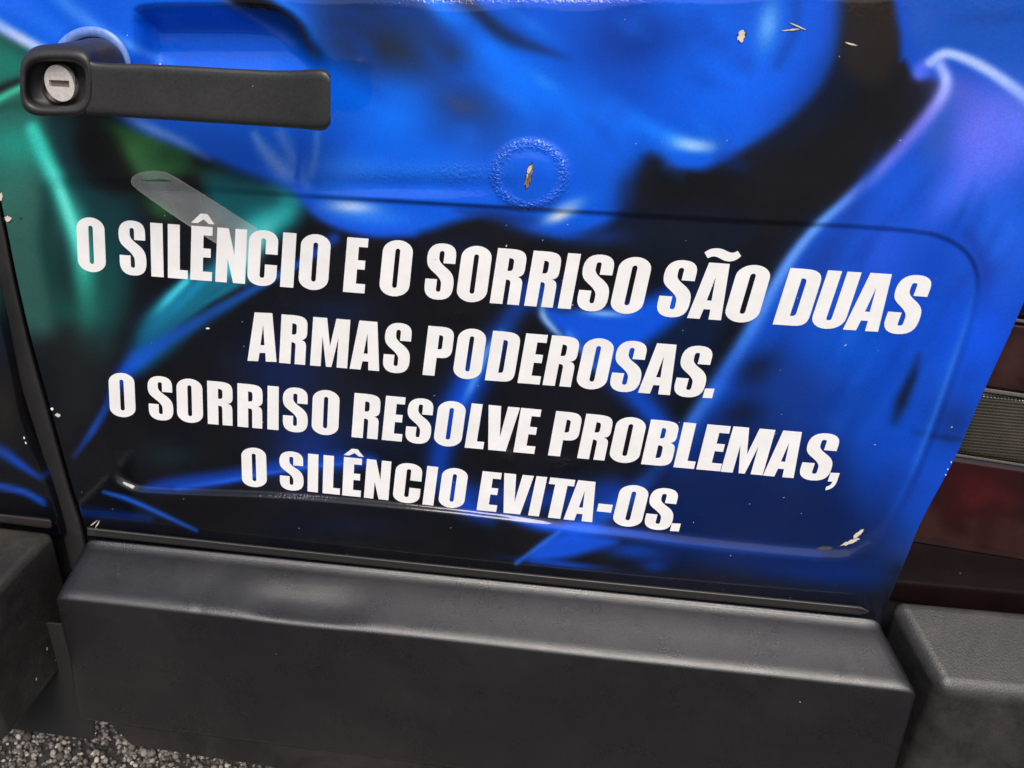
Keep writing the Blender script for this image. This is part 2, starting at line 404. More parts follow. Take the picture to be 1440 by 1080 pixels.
    s.stroke([(400, 300), (372, 322), (345, 350)], (90, 200, 204), 10, [0.2, 0.6, 0.6])
    s.stroke([(262, 396), (240, 418), (222, 438)], (70, 204, 226), 5, [0.8, 0.7, 0.1])
    s.stroke([(330, 400), (290, 425), (256, 448)], (16, 120, 140), 5, [0.6, 0.6, 0.1])
    # ---- upper blue mass
    s.poly([(-300, -300), (1210, -300), (1196, -20), (1184, 60), (1158, 120), (1112, 168), (1062, 203), (1012, 228), (985, 238), (955, 232), (915, 215),
            (896, 245), (892, 285), (872, 304), (840, 322), (795, 332), (745, 318), (690, 303), (640, 312), (590, 328), (530, 330), (476, 318), (440, 296),
            (415, 270), (330, 238), (255, 206), (160, 165), (60, 78), (-10, 34), (-300, -60)], (2, 86, 216), 11, 1, 3)
    s.poly([(190, -40), (500, -30), (520, 90), (470, 180), (380, 190), (210, 120)], (4, 92, 222), 30, 0.8)
    s.stroke([(-40, 6), (0, 36), (30, 54), (62, 72), (80, 86)], [(120, 160, 245), (150, 180, 250), (190, 205, 252), (170, 195, 250), (120, 150, 230)], [9, 9, 9, 9, 8], 0.95, 2.4)
    s.stroke([(-20, -10), (40, 20), (80, 45)], (30, 110, 240), 18, 0.7)
    s.stroke([(75, -10), (110, 20), (150, 48), (200, 72), (240, 88)], (84, 150, 250), [10, 12, 9, 8, 7], [0.5, 0.55, 0.8, 0.65, 0.3])
    s.blob(20, 0, 40, 12, (20, 100, 240), 0.8)
    s.stroke([(296, -12), (330, 8), (372, 34), (412, 60)], (104, 136, 238), [5, 5, 5, 8], [0.8, 0.9, 0.8, 0.4])
    s.stroke([(318, -16), (350, 4), (394, 22), (422, 44), (442, 68), (456, 88)], (14, 13, 20), [15, 17, 15, 15, 15, 14], [1, 1, 1, 0.9, 0.7, 0.2])
    s.stroke([(345, -4), (380, 4), (410, 24), (430, 44)], (24, 16, 16), 8, 0.7)
    s.stroke([(372, -14), (402, 6), (428, 28), (444, 54), (462, 74)], (24, 112, 240), [8, 9, 9, 9, 6], [0.9, 0.9, 0.9, 0.8, 0.2])
    s.poly([(430, -20), (600, -20), (640, 60), (600, 110), (520, 105), (470, 70)], (22, 66, 142), 32, 0.85)
    s.poly([(470, -40), (610, -40), (650, 20), (640, 90), (570, 112), (500, 100), (462, 60)], (14, 44, 100), 34, 0.8)
    s.blob(560, 66, 78, 24, (30, 36, 48), 0.95, 5)
    s.blob(500, 20, 40, 22, (14, 40, 90), 0.6)
    s.blob(600, 45, 50, 40, (20, 60, 130), 0.6)
    s.blob(655, 148, 76, 44, (22, 58, 128), 0.9, 15)
    s.blob(648, 148, 26, 12, (66, 66, 104), 0.5, 20)
    s.blob(680, 195, 80, 22, (10, 72, 170), 0.6)
    s.blob(552, 160, 50, 44, (2, 114, 250), 0.85); s.blob(610, 215, 60, 20, (2, 104, 240), 0.5)
    s.stroke([(600, -10), (630, 20), (680, 56), (730, 110), (790, 150), (860, 175)], (2, 116, 255), [14, 18, 26, 40, 44, 40], [0.9, 0.9, 0.85, 0.85, 0.8, 0.5])
    s.stroke([(650, -5), (690, 34), (720, 54), (762, 70), (800, 82)], (18, 36, 78), [10, 13, 13, 8, 6], [0.9, 0.9, 0.85, 0.6, 0.2])
    s.stroke([(712, 8), (750, 36), (800, 66)], (24, 110, 232), 9, [0.7, 0.7, 0.2])
    s.blob(905, 60, 92, 74, (2, 46, 136), 0.9)
    s.blob(960, -10, 60, 40, (4, 100, 236), 0.8)
    s.blob(765, 115, 22, 8, (50, 140, 250), 0.5, 35)
    s.blob(800, 210, 70, 40, (4, 96, 232), 0.7)
    s.blob(830, 225, 50, 36, (8, 86, 206), 0.4)
    s.blob(880, 120, 60, 26, (4, 70, 190), 0.6, 20)
    s.blob(1010, 110, 90, 66, (0, 100, 246), 0.85)
    s.blob(1080, 35, 15, 34, (100, 168, 250), 0.85, 12)
    s.stroke([(1120, -10), (1118, 40), (1095, 90)], (6, 66, 170), 9, 0.6)
    s.stroke([(1165, -10), (1160, 50), (1130, 110), (1080, 160)], (6, 82, 216), 18, 0.8)
    s.stroke([(862, 148), (890, 168), (930, 188), (965, 200), (1000, 206)], [(6, 100, 240), (10, 112, 250), (20, 120, 252), (90, 170, 255), (130, 190, 255)], [12, 14, 12, 9, 8], [0.6, 0.9, 0.9, 0.9, 0.6])
    s.blob(978, 205, 30, 9, (160, 205, 255), 0.95, 3)
    s.blob(965, 228, 26, 10, (8, 90, 230), 0.7)
    s.blob(480, 240, 60, 26, (50, 124, 240), 0.6)
    s.blob(600, 240, 90, 16, (40, 116, 232), 0.5)
    rs = random.Random(11)
    for k in range(34):                    # overspray veils running down to the right
        x0_, y0_ = rs.uniform(430, 1020), rs.uniform(-20, 230); L_ = rs.uniform(50, 150); a_ = R(rs.uniform(18, 50)); bw = rs.uniform(-14, 14)
        dark = rs.random() < 0.5
        s.stroke([(x0_, y0_), (x0_ + L_ * 0.5 * math.cos(a_) + bw, y0_ + L_ * 0.5 * math.sin(a_) - bw), (x0_ + L_ * math.cos(a_), y0_ + L_ * math.sin(a_))],
                 (3, 60, 168) if dark else (16, 112, 246), [rs.uniform(4, 10), rs.uniform(8, 22), rs.uniform(3, 8)], [0.0, rs.uniform(0.15, 0.4), 0.0])
    # the lobe's rim sinks softly into the dark
    s.stroke([(1215, -30), (1200, 60), (1170, 130), (1120, 178), (1068, 212), (1020, 236)], (3, 18, 46), [30, 30, 34, 26, 18, 10], [0.85, 0.8, 0.7, 0.6, 0.5, 0.3])
    s.stroke([(905, 226), (888, 262), (884, 300)], (4, 22, 60), [16, 22, 24], [0.4, 0.75, 0.8])
    s.stroke([(925, 232), (908, 262), (904, 300)], (9, 14, 26), [8, 14, 18], [0.5, 0.8, 0.8])
    # pale streaks below the handle; the right-hand ones paint in patches of light
    s.stroke([(168, 160), (215, 182), (255, 200), (292, 222)], (108, 150, 244), [8, 9, 8, 6], [0.6, 0.85, 0.8, 0.3])
    s.stroke([(358, 190), (375, 215), (398, 240), (428, 262)], (118, 158, 246), [7, 11, 15, 10], [0.6, 0.75, 0.8, 0.4])
    s.stroke([(395, 188), (412, 222), (428, 255)], (100, 140, 240), 10, [0.6, 0.6, 0.3])
    s.stroke([(424, 186), (422, 215), (418, 250)], (6, 78, 214), 5, 0.7)
    s.stroke([(446, 188), (444, 215), (438, 245)], (96, 140, 240), 6, 0.55)
    s.stroke([(418, 262), (438, 290), (470, 312), (520, 326), (580, 326)], (14, 86, 232), [9, 9, 8, 8, 8], 0.7)
    s.blob(495, 292, 34, 10, (200, 216, 248), 0.95, 5)
    s.blob(520, 306, 60, 12, (50, 128, 244), 0.6, 4)
    s.stroke([(440, 277), (560, 283), (700, 291), (900, 302)], (12, 18, 60), 2.2, [0.2, 0.5, 0.5, 0.3])  # shadow line of the pressed panel's top edge, painted in
    s.poly([(640, 296), (700, 294), (760, 308), (745, 324), (690, 310)], (8, 40, 110), 10, 0.7)
    s.blob(787, 303, 26, 9, (205, 212, 226), 0.95, -26)
    s.blob(800, 288, 22, 7, (120, 168, 240), 0.6, -20)
    s.blob(775, 325, 50, 12, (6, 80, 210), 0.7, 8)
    s.blob(850, 332, 44, 14, (8, 54, 140), 0.6)
    s.poly([(890, 300), (1050, 300), (1040, 360), (900, 370)], (8, 22, 46), 24, 0.6)
    # ---- dark field between the masses; its upper end has the ground's brown reflection painted in
    s.poly([(1196, -60), (1272, -60), (1268, 60), (1240, 120), (1190, 100), (1184, 40)], (34, 27, 27), 18, 0.9)
    # ---- right mass
    s.poly([(1277, -300), (1900, -300), (1900, 1200), (1200, 1000), (1150, 800), (1000, 800), (940, 720), (955, 625), (1000, 550), (1034, 495), (1062, 446), (1085, 400), (1112, 360),
            (1150, 318), (1195, 280), (1250, 228), (1298, 176), (1328, 128), (1318, 112), (1292, 108), (1272, 84), (1266, 50)], (5, 70, 190), 9, 1, 3)
    s.poly([(1280, -100), (1500, -100), (1500, 130), (1400, 95), (1340, 66), (1290, 70)], (10, 80, 182), 16, 0.9)
    s.blob(1400, 25, 60, 12, (6, 62, 150), 0.5); s.blob(1295, 30, 24, 30, (40, 84, 190), 0.6)
    s.blob(1385, 190, 66, 70, (104, 106, 236), 0.95)
    s.blob(1350, 130, 40, 26, (78, 92, 205), 0.8, 30)
    s.blob(1430, 170, 50, 50, (96, 120, 240), 0.7)
    s.stroke([(1420, 190), (1370, 240), (1330, 280), (1300, 320)], (88, 110, 244), [40, 34, 26, 20], [0.7, 0.8, 0.6, 0.2])
    s.blob(1270, 262, 50, 30, (6, 84, 216), 0.8, -45)
    s.blob(1320, 190, 20, 50, (40, 86, 170), 0.6, 20)
    s.blob(1410, 330, 50, 70, (34, 104, 236), 0.7)
    s.blob(1240, 350, 40, 60, (50, 92, 232), 0.5, 30)
    s.blob(1180, 330, 40, 30, (6, 78, 200), 0.7, -30)
    s.blob(1150, 385, 50, 50, (18, 66, 170), 0.5, -40)
    s.stroke([(1292, 104), (1300, 92), (1318, 82)], (96, 116, 236), 9, 0.8)
    s.blob(1296, 100, 13, 11, (70, 100, 236), 0.8)
    s.stroke([(1308, 88), (1326, 76), (1346, 78), (1378, 92), (1410, 112), (1450, 142), (1480, 165)], [(150, 180, 250), (180, 200, 255), (178, 200, 255), (176, 198, 255), (170, 195, 255), (130, 170, 250), (110, 150, 250)], [7, 8, 8, 9, 9, 10, 10], 0.92, 2.6)
    s.stroke([(1322, 92), (1330, 110), (1326, 132), (1306, 162), (1272, 202), (1232, 244), (1188, 284), (1150, 318), (1118, 356), (1092, 398), (1066, 446), (1036, 498), (1004, 548), (972, 596), (944, 640), (905, 684), (860, 715), (810, 742)],
             [(150, 172, 252), (170, 188, 255), (150, 160, 250), (120, 124, 240), (98, 112, 240), (88, 122, 245), (90, 150, 248), (96, 156, 245), (90, 150, 244), (84, 142, 240), (60, 128, 242), (44, 112, 240), (56, 124, 238), (50, 116, 236), (40, 104, 232), (24, 92, 228), (20, 88, 226)],
             [9, 9, 10, 11, 11, 10, 8, 8, 9, 10, 12, 14, 12, 12, 14, 18, 22], [0.9, 0.95, 0.95, 0.9, 0.85, 0.9, 0.95, 0.95, 0.95, 0.9, 0.85, 0.8, 0.85, 0.85, 0.85, 0.85, 0.7], 2.2)
    s.stroke([(1200, 300), (1160, 360), (1130, 420), (1095, 500)], (8, 54, 150), [16, 20, 22, 20], [0.4, 0.6, 0.6, 0.5])
    s.stroke([(1330, 330), (1300, 400), (1262, 480), (1240, 560)], (4, 66, 196), [16, 18, 18, 16], [0.3, 0.5, 0.5, 0.3])
    s.stroke([(1362, 330), (1385, 380), (1380, 440)], (14, 40, 140), [12, 14, 10], [0.4, 0.5, 0.2])
    s.blob(1190, 485, 70, 50, (2, 80, 196), 0.7)
    rs = random.Random(5)
    for k in range(40):                    # folds parallel to the ribbon
        x0_, y0_ = rs.uniform(1120, 1460), rs.uniform(170, 560); L_ = rs.uniform(60, 170); a_ = R(rs.uniform(112, 132))
        x1_, y1_ = x0_ + L_ * math.cos(a_), y0_ + L_ * math.sin(a_)
        if x1_ < 1330 - 0.9 * (y1_ - 130): continue
        if x1_ < 1110 and y1_ < 420: continue
        s.stroke([(x0_, y0_), ((x0_ + x1_) / 2 + rs.uniform(-8, 8), (y0_ + y1_) / 2), (x1_, y1_)], (4, 50, 150) if rs.random() < 0.55 else (30, 104, 240), [4, rs.uniform(7, 16), 4], [0, rs.uniform(0.15, 0.38), 0])
    s.blob(1380, 470, 60, 50, (4, 80, 228), 0.8)
    s.blob(1215, 570, 40, 50, (4, 66, 176), 0.6); s.blob(1130, 640, 80, 40, (3, 32, 88), 0.6)
    s.blob(1067, 522, 34, 24, (12, 14, 26), 0.95, -35)
    s.blob(1046, 582, 42, 26, (10, 14, 28), 0.9, -25); s.blob(1130, 570, 70, 40, (4, 36, 100), 0.5)
    s.blob(1110, 540, 60, 46, (8, 48, 128), 0.75)
    s.blob(1040, 620, 40, 26, (8, 26, 66), 0.6)
    s.stroke([(1292, 500), (1281, 535), (1268, 565), (1258, 592)], (8, 20, 44), [5, 9, 10, 8], [0.3, 0.75, 0.9, 0.4])
    s.blob(1340, 595, 36, 34, (14, 46, 120), 0.75)
    s.stroke([(1285, 608), (1330, 616), (1350, 618)], (12, 30, 80), 5, [0.2, 0.6, 0.4])
    s.stroke([(1372, 400), (1360, 450), (1340, 510), (1312, 590), (1280, 670), (1246, 735), (1215, 762)], (44, 112, 224), 5, [0.1, 0.5, 0.75, 0.6, 0.6, 0.6, 0.5], 1.6)
    s.poly([(940, 640), (1200, 690), (1260, 690), (1230, 860), (960, 860), (900, 780), (900, 700)], (3, 24, 68), 48, 0.92)
    s.poly([(1000, 590), (1180, 640), (1170, 760), (960, 740)], (3, 26, 76), 40, 0.75)
    s.blob(1280, 690, 40, 40, (6, 60, 168), 0.7)
    s.blob(1225, 700, 30, 50, (6, 50, 140), 0.5)
    s.blob(1290, 775, 50, 30, (40, 48, 96), 0.5)
    s.stroke([(1230, 870), (1250, 830), (1262, 810)], (18, 18, 22), 22, 0.95)
    s.poly([(900, 800), (1300, 840), (1290, 940), (850, 900)], (16, 18, 30), 22, 0.95)
    s.blob(1150, 805, 110, 18, (4, 38, 108), 0.8, 5)
    # ---- middle: the ribbon loops behind the rows
    s.poly([(762, 428), (830, 440), (930, 400), (1040, 380), (1030, 440), (990, 520), (950, 560), (900, 540), (850, 500), (790, 470)], (5, 26, 62), 24, 0.85)
    s.poly([(766, 432), (800, 436), (880, 430), (950, 408), (960, 440), (900, 490), (880, 520), (848, 500), (800, 478), (774, 458)], (4, 82, 222), 14, 0.95)
    s.blob(760, 412, 30, 22, (6, 70, 196), 0.8)
    s.stroke([(762, 425), (764, 444), (778, 462), (800, 484)], (140, 184, 246), [5, 6, 5, 4], [0.3, 0.85, 0.8, 0.2])
    s.blob(850, 441, 30, 5, (130, 180, 250), 0.8, 3)
    s.stroke([(800, 470), (828, 505), (842, 520)], (60, 130, 244), 6, 0.7)
    s.stroke([(840, 500), (880, 540), (915, 580), (945, 615)], (8, 74, 200), [18, 22, 20, 16], 0.85)
    s.stroke([(742, 410), (716, 450), (690, 490), (662, 535), (640, 580), (622, 625), (618, 660), (634, 690), (664, 715), (690, 730)],
             [(8, 56, 150), (10, 60, 150), (10, 70, 190), (8, 76, 214), (6, 76, 214), (6, 64, 190), (8, 62, 176), (6, 72, 200), (6, 70, 200), (6, 60, 170)],
             [14, 17, 20, 24, 26, 20, 18, 18, 15, 12], [0.7, 0.8, 0.85, 0.95, 0.95, 0.85, 0.85, 0.9, 0.85, 0.5])
    s.stroke([(705, 468), (686, 492), (676, 515), (662, 545), (650, 570)], (84, 152, 240), [5, 6, 6, 6, 5], [0.5, 0.8, 0.85, 0.7, 0.1])
    s.poly([(700, 560), (760, 530), (850, 560), (900, 600), (880, 650), (780, 660), (690, 640)], (14, 15, 26), 18, 0.7)
    s.stroke([(640, 690), (720, 700), (800, 700), (860, 690)], (6, 58, 168), [16, 20, 22, 22], [0.6, 0.7, 0.75, 0.7])
    s.stroke([(700, 720), (760, 740), (830, 745), (900, 752), (980, 766), (1150, 780)], [(8, 70, 200), (10, 80, 220), (16, 92, 232), (8, 70, 190), (6, 54, 140), (6, 48, 130)], 8, [0.4, 0.9, 0.9, 0.8, 0.7, 0.5])
    s.poly([(742, 786), (780, 752), (830, 752), (870, 762), (830, 776), (790, 786)], (10, 82, 226), 8, 0.9)
    s.stroke([(726, 792), (756, 770), (786, 748)], (40, 110, 230), 3.5, 0.7)
    s.blob(890, 775, 44, 12, (8, 66, 180), 0.75, 5); s.blob(790, 793, 60, 5, (8, 72, 200), 0.8, 6)
    s.blob(920, 796, 18, 8, (8, 58, 160), 0.6)
    s.blob(640, 345, 50, 16, (10, 26, 60), 0.5)
    # ---- navy shades left of the middle
    s.blob(400, 520, 70, 60, (8, 30, 78), 0.85)
    s.blob(480, 440, 60, 22, (6, 24, 58), 0.7)
    s.blob(440, 630, 60, 50, (8, 46, 130), 0.8)
    s.blob(540, 600, 70, 50, (8, 24, 56), 0.7)
    s.poly([(200, 688), (240, 672), (330, 660), (440, 640), (520, 640), (520, 656), (420, 662), (330, 678), (260, 690)], (10, 62, 176), 10, 0.85)
    s.stroke([(250, 686), (320, 676), (380, 665), (450, 655), (520, 650)], (26, 88, 216), [4, 4, 3, 3, 3], [0.5, 0.9, 0.8, 0.8, 0.2])
    s.blob(240, 640, 40, 20, (10, 34, 44), 0.6)
    s.stroke([(146, 692), (180, 702), (225, 722), (276, 746)], (26, 88, 206), [3, 4, 4, 3], [0.7, 0.9, 0.85, 0.6])
    s.stroke([(112, 720), (160, 724), (210, 728)], (8, 38, 110), 7, 0.7)
    s.blob(480, 740, 90, 16, (8, 22, 48), 0.6)
    # ---- left door
    s.stroke([(-60, 610), (0, 634), (24, 650), (56, 672)], (14, 72, 196), [10, 9, 7, 4], [0.9, 0.95, 0.9, 0.6])
    s.stroke([(-60, 672), (0, 684), (34, 692), (60, 706)], (18, 74, 186), [4, 5, 5, 5], 0.9)
    s.blob(5, 575, 24, 60, (36, 31, 28), 0.8)
    s.blob(0, 480, 10, 40, (14, 22, 40), 0.6)
    return s.out()

# ---------------------------------------------------------------- ground
def asphalt_mat():
    m, t, n, b = newmat('asphalt')
    g = noise(t, 140, 5, 0.8); gr = ramp(t, g.outputs[0], [(0.3, (0.025, 0.023, 0.021)), (0.55, (0.055, 0.050, 0.046)), (0.7, (0.13, 0.12, 0.105))])
    t.links.new(gr.outputs[0], b.inputs['Base Color']); b.inputs['Roughness'].default_value = 0.85
    b1 = bump(t, g.outputs[0], 0.9, 0.006); t.links.new(b1.outputs[0], b.inputs['Normal']); return m
gr_o = mesh('ground', [(-60, -60, 0), (60, -60, 0), (60, 60, 0), (-60, 60, 0)], [(0, 1, 2, 3)], asphalt_mat(), None, False)
set_props(gr_o, 'coarse grey asphalt ground under the back of the van', 'ground', kind='structure')
def stone_field():
    m, t, n, b = newmat('aggregate_stone')
    at = n.new('ShaderNodeVertexColor'); at.layer_name = 'stone_color'
    g = noise(t, 500, 3, 0.7); gr = ramp(t, g.outputs[0], [(0.3, 0.7), (0.7, 1.25)])
    c = mixc(t, 1.0, at.outputs[0], gr.outputs[0], 'MULTIPLY'); t.links.new(c, b.inputs['Base Color']); b.inputs['Roughness'].default_value = 0.75
    bm = bmesh.new(); bmesh.ops.create_icosphere(bm, subdivisions=1, radius=1.0)
    tv = np.array([v.co[:] for v in bm.verts]); tf = np.array([[v.index for v in f.verts] for f in bm.faces]); bm.free()
    N = 42000; nv = len(tv)
    x = rng.uniform(-0.65, 0.35, N); y = rng.uniform(-0.15, 0.50, N)
    sz = rng.uniform(0.0013, 0.0033, N) * (1 + 0.5 * (rng.random(N) > 0.9))
    V = np.repeat(tv[None], N, 0) * (1 + rng.uniform(-0.3, 0.3, (N, nv, 1)))
    V = V * rng.uniform(0.7, 1.2, (N, 1, 3)) * sz[:, None, None]
    a = rng.uniform(0, 6.28, N); ca, sa = np.cos(a)[:, None], np.sin(a)[:, None]
    X = V[..., 0] * ca - V[..., 1] * sa; Y = V[..., 0] * sa + V[..., 1] * ca
    V = np.stack([X + x[:, None], Y + y[:, None], V[..., 2] + (sz * rng.uniform(-0.1, 0.6, N))[:, None]], -1)
    F = (tf[None] + (np.arange(N) * nv)[:, None, None]).reshape(-1, 3)
    me = bpy.data.meshes.new('loose_gravel'); me.vertices.add(N * nv); me.vertices.foreach_set('co', V.reshape(-1).astype(np.float32))
    me.loops.add(F.size); me.loops.foreach_set('vertex_index', F.reshape(-1).astype(np.int32))
    me.polygons.add(len(F)); me.polygons.foreach_set('loop_start', np.arange(0, F.size, 3, dtype=np.int32)); me.update(calc_edges=True)
    base = rng.choice(4, N, p=[0.35, 0.35, 0.2, 0.1]); pal = np.array([(0.08, 0.070, 0.060), (0.18, 0.157, 0.133), (0.32, 0.28, 0.24), (0.52, 0.47, 0.40)])
    cc = pal[base] * rng.uniform(0.8, 1.2, (N, 1)); c4 = np.ones((N, nv, 4), np.float32); c4[..., :3] = cc[:, None]
    at_ = me.color_attributes.new('stone_color', 'FLOAT_COLOR', 'POINT'); at_.data.foreach_set('color', c4.reshape(-1))
    return link('asphalt_gravel', me, m)
set_props(stone_field(), 'small grey and beige stones of the rough asphalt surface', 'gravel', kind='stuff')

# ---------------------------------------------------------------- the van
van = bpy.data.objects.new('van', None); COL.objects.link(van)
set_props(van, 'van back wrapped in blue and green print with white Portuguese lettering above black bumper', 'van')

# edges of the doors in the photograph
REDGE = smooth_path([(-150, -420), (-60, -30), (0, 268), (11, 320), (25, 390), (43, 468), (61, 534), (72, 573), (94, 653), (107, 698), (119, 735), (128, 775)], 6)
RIGHT = smooth_path([(1800, -420), (1610, 0), (1520, 220), (1440, 420), (1382, 549), (1342, 642), (1295, 731), (1275, 780), (1258, 820), (1240, 866), (1234, 892)], 6)
LEDGE = smooth_path([(-190, -420), (-98, -30), (-38, 290), (-20, 390), (3, 487), (14, 540), (24, 589), (42, 637), (60, 675), (75, 718), (86, 760)], 6)
def edge_x(E, y): return np.interp(y, E[:, 1], E[:, 0])
def door_grid(xl_fn, xr_fn, yl, yr, ncol):
    """rows run along the bodywork's own horizontals"""
    t = np.linspace(0, 1, ncol); G = []
    for a, b in zip(yl, yr):
        xa, xb = xl_fn(a), xr_fn(b)
        G.append(np.stack([xa + (xb - xa) * t, a + (b - a) * t], -1))
    return np.array(G)
def rounded_edges(W, C, K, left=True, right=True):
    """turn the sheet-metal edge round and back into the van"""
    offs = [(0.0008, 0.0003), (0.0015, 0.0012), (0.0018, 0.003), (0.0018, 0.016)]
    for dx, dy in offs:
        pass
    Wl = [W[:, :1] + np.array([-dx, dy, 0]) for dx, dy in offs[::-1]] if left else []
    Wr = [W[:, -1:] + np.array([dx, dy, 0]) for dx, dy in offs] if right else []
    W2 = np.concatenate(Wl + [W] + Wr, 1)
    C2 = np.concatenate([C[:, :1]] * len(Wl) + [C] + [C[:, -1:]] * len(Wr), 1)
    K2 = np.concatenate([K[:, :1]] * len(Wl) + [K] + [K[:, -1:]] * len(Wr), 1)
    return W2, C2, K2
tt = np.concatenate([np.linspace(0, 0.27, 60)[:-1], np.linspace(0.27, 1, 500)])
yl = -330 + (768 + 330) * tt; yr = -400 + (890 + 400) * tt
G = door_grid(lambda y: edge_x(REDGE, y), lambda y: edge_x(RIGHT, y), yl, yr, 720)
gx, gy = G[..., 0], G[..., 1]
W_ = P(gx, gy, relief(gx, gy)); C_ = mural(gx, gy); K_ = peel_map(gx, gy)
W_, C_, K_ = rounded_edges(W_, C_, K_)
door = grid_mesh('rear_door', W_, M_WRAP, van, C_, K_)
door['label'] = 'right rear door with the blue and green print, the door handle and four rows of lettering'
def on_door(px, py, lift=0.0): return relief(np.asarray(px, float), np.asarray(py, float)) - lift

# left rear door
tl = np.linspace(0, 1, 200); yl2 = -380 + (790 + 380) * tl; yr2 = -330 + (752 + 330) * tl
G = door_grid(lambda y: -420 + 0 * y, lambda y: edge_x(LEDGE, y), yl2 - 60, yr2, 160)
gx, gy = G[..., 0], G[..., 1]
W2, C2, K2 = rounded_edges(P(gx, gy, 0.003 + 0 * gx), mural(gx, gy), 0 * gx, False, True)
ld = grid_mesh('rear_door', W2, M_WRAP, van, C2, K2); ld['label'] = 'dark edge of the left rear door with two blue streaks'

# rubber seal between the doors
SEAL = smooth_path([(-165, -420), (-75, -30), (-26, 268), (-10, 340), (0, 400), (11, 445), (28, 534), (50, 606), (67, 662), (83, 725), (98, 792), (102, 812)], 6)
rows = []
for y in np.linspace(-380, 800, 110):
    a = edge_x(SEAL, y); b = edge_x(REDGE, min(y, 772)) - 3
    if y > 772: b = a + (b - a) * max(0.05, (806 - y) / 34)
    sec = []
    for k in range(11):
        s_ = k / 10; hgt = (0.35 + 0.65 * s_) * math.sin(math.pi * min(1, max(0, s_ ** 1.25))) ** 0.45
        sec.append(P1(a + (b - a) * s_, y + (b - a) * s_ * 0.08, 0.011 - 0.0075 * hgt))
    rows.append(sec)
grid_mesh('door_seal', np.array(rows), M_RUBBER, van)

# ---------------------------------------------------------------- lettering
def K4(a, b, c1, c2, n=6):
    t = np.linspace(0, 1, n + 1)[1:, None]; a, b, c1, c2 = map(np.array, (a, b, c1, c2))
    return list(((1 - t) ** 3 * a + 3 * (1 - t) ** 2 * t * c1 + 3 * (1 - t) * t * t * c2 + t ** 3 * b))
def path(items):
    out = [np.array(items[0], float)]
    for it in items[1:]:
        if len(it) == 2: out.append(np.array(it, float))
        else: out += K4(out[-1], it[4:6], it[0:2], it[2:4])
    if np.hypot(*(out[0] - out[-1])) < 1e-6: out.pop()
    return [tuple(map(float, q)) for q in out]
def lozenge(x0, x1, y0, y1, rx, ry):
    k = 0.45
    return path([(x0, y0 + ry), (x0, y0 + ry * k, x0 + rx * k, y0, x0 + rx, y0), (x1 - rx, y0), (x1 - rx * k, y0, x1, y0 + ry * k, x1, y0 + ry), (x1, y1 - ry),
                 (x1, y1 - ry * k, x1 - rx * k, y1, x1 - rx, y1), (x0 + rx, y1), (x0 + rx * k, y1, x0, y1 - ry * k, x0, y1 - ry)])
E_ = [(0, 0), (0, 1), (0.98, 1), (0.98, 0.84), (0.57, 0.84), (0.57, 0.595), (0.92, 0.595), (0.92, 0.43), (0.57, 0.43), (0.57, 0.165), (1, 0.165), (1, 0)]
A_ = [[(0, 0), (0.195, 1), (0.805, 1), (1, 0), (0.63, 0), (0.61, 0.175), (0.41, 0.175), (0.37, 0)], [(0.43, 0.33), (0.57, 0.33), (0.505, 0.76)]]
O_ = [lozenge(0, 1, -0.012, 1.012, 0.5, 0.21), lozenge(0.42, 0.58, 0.14, 0.86, 0.08, 0.045)]
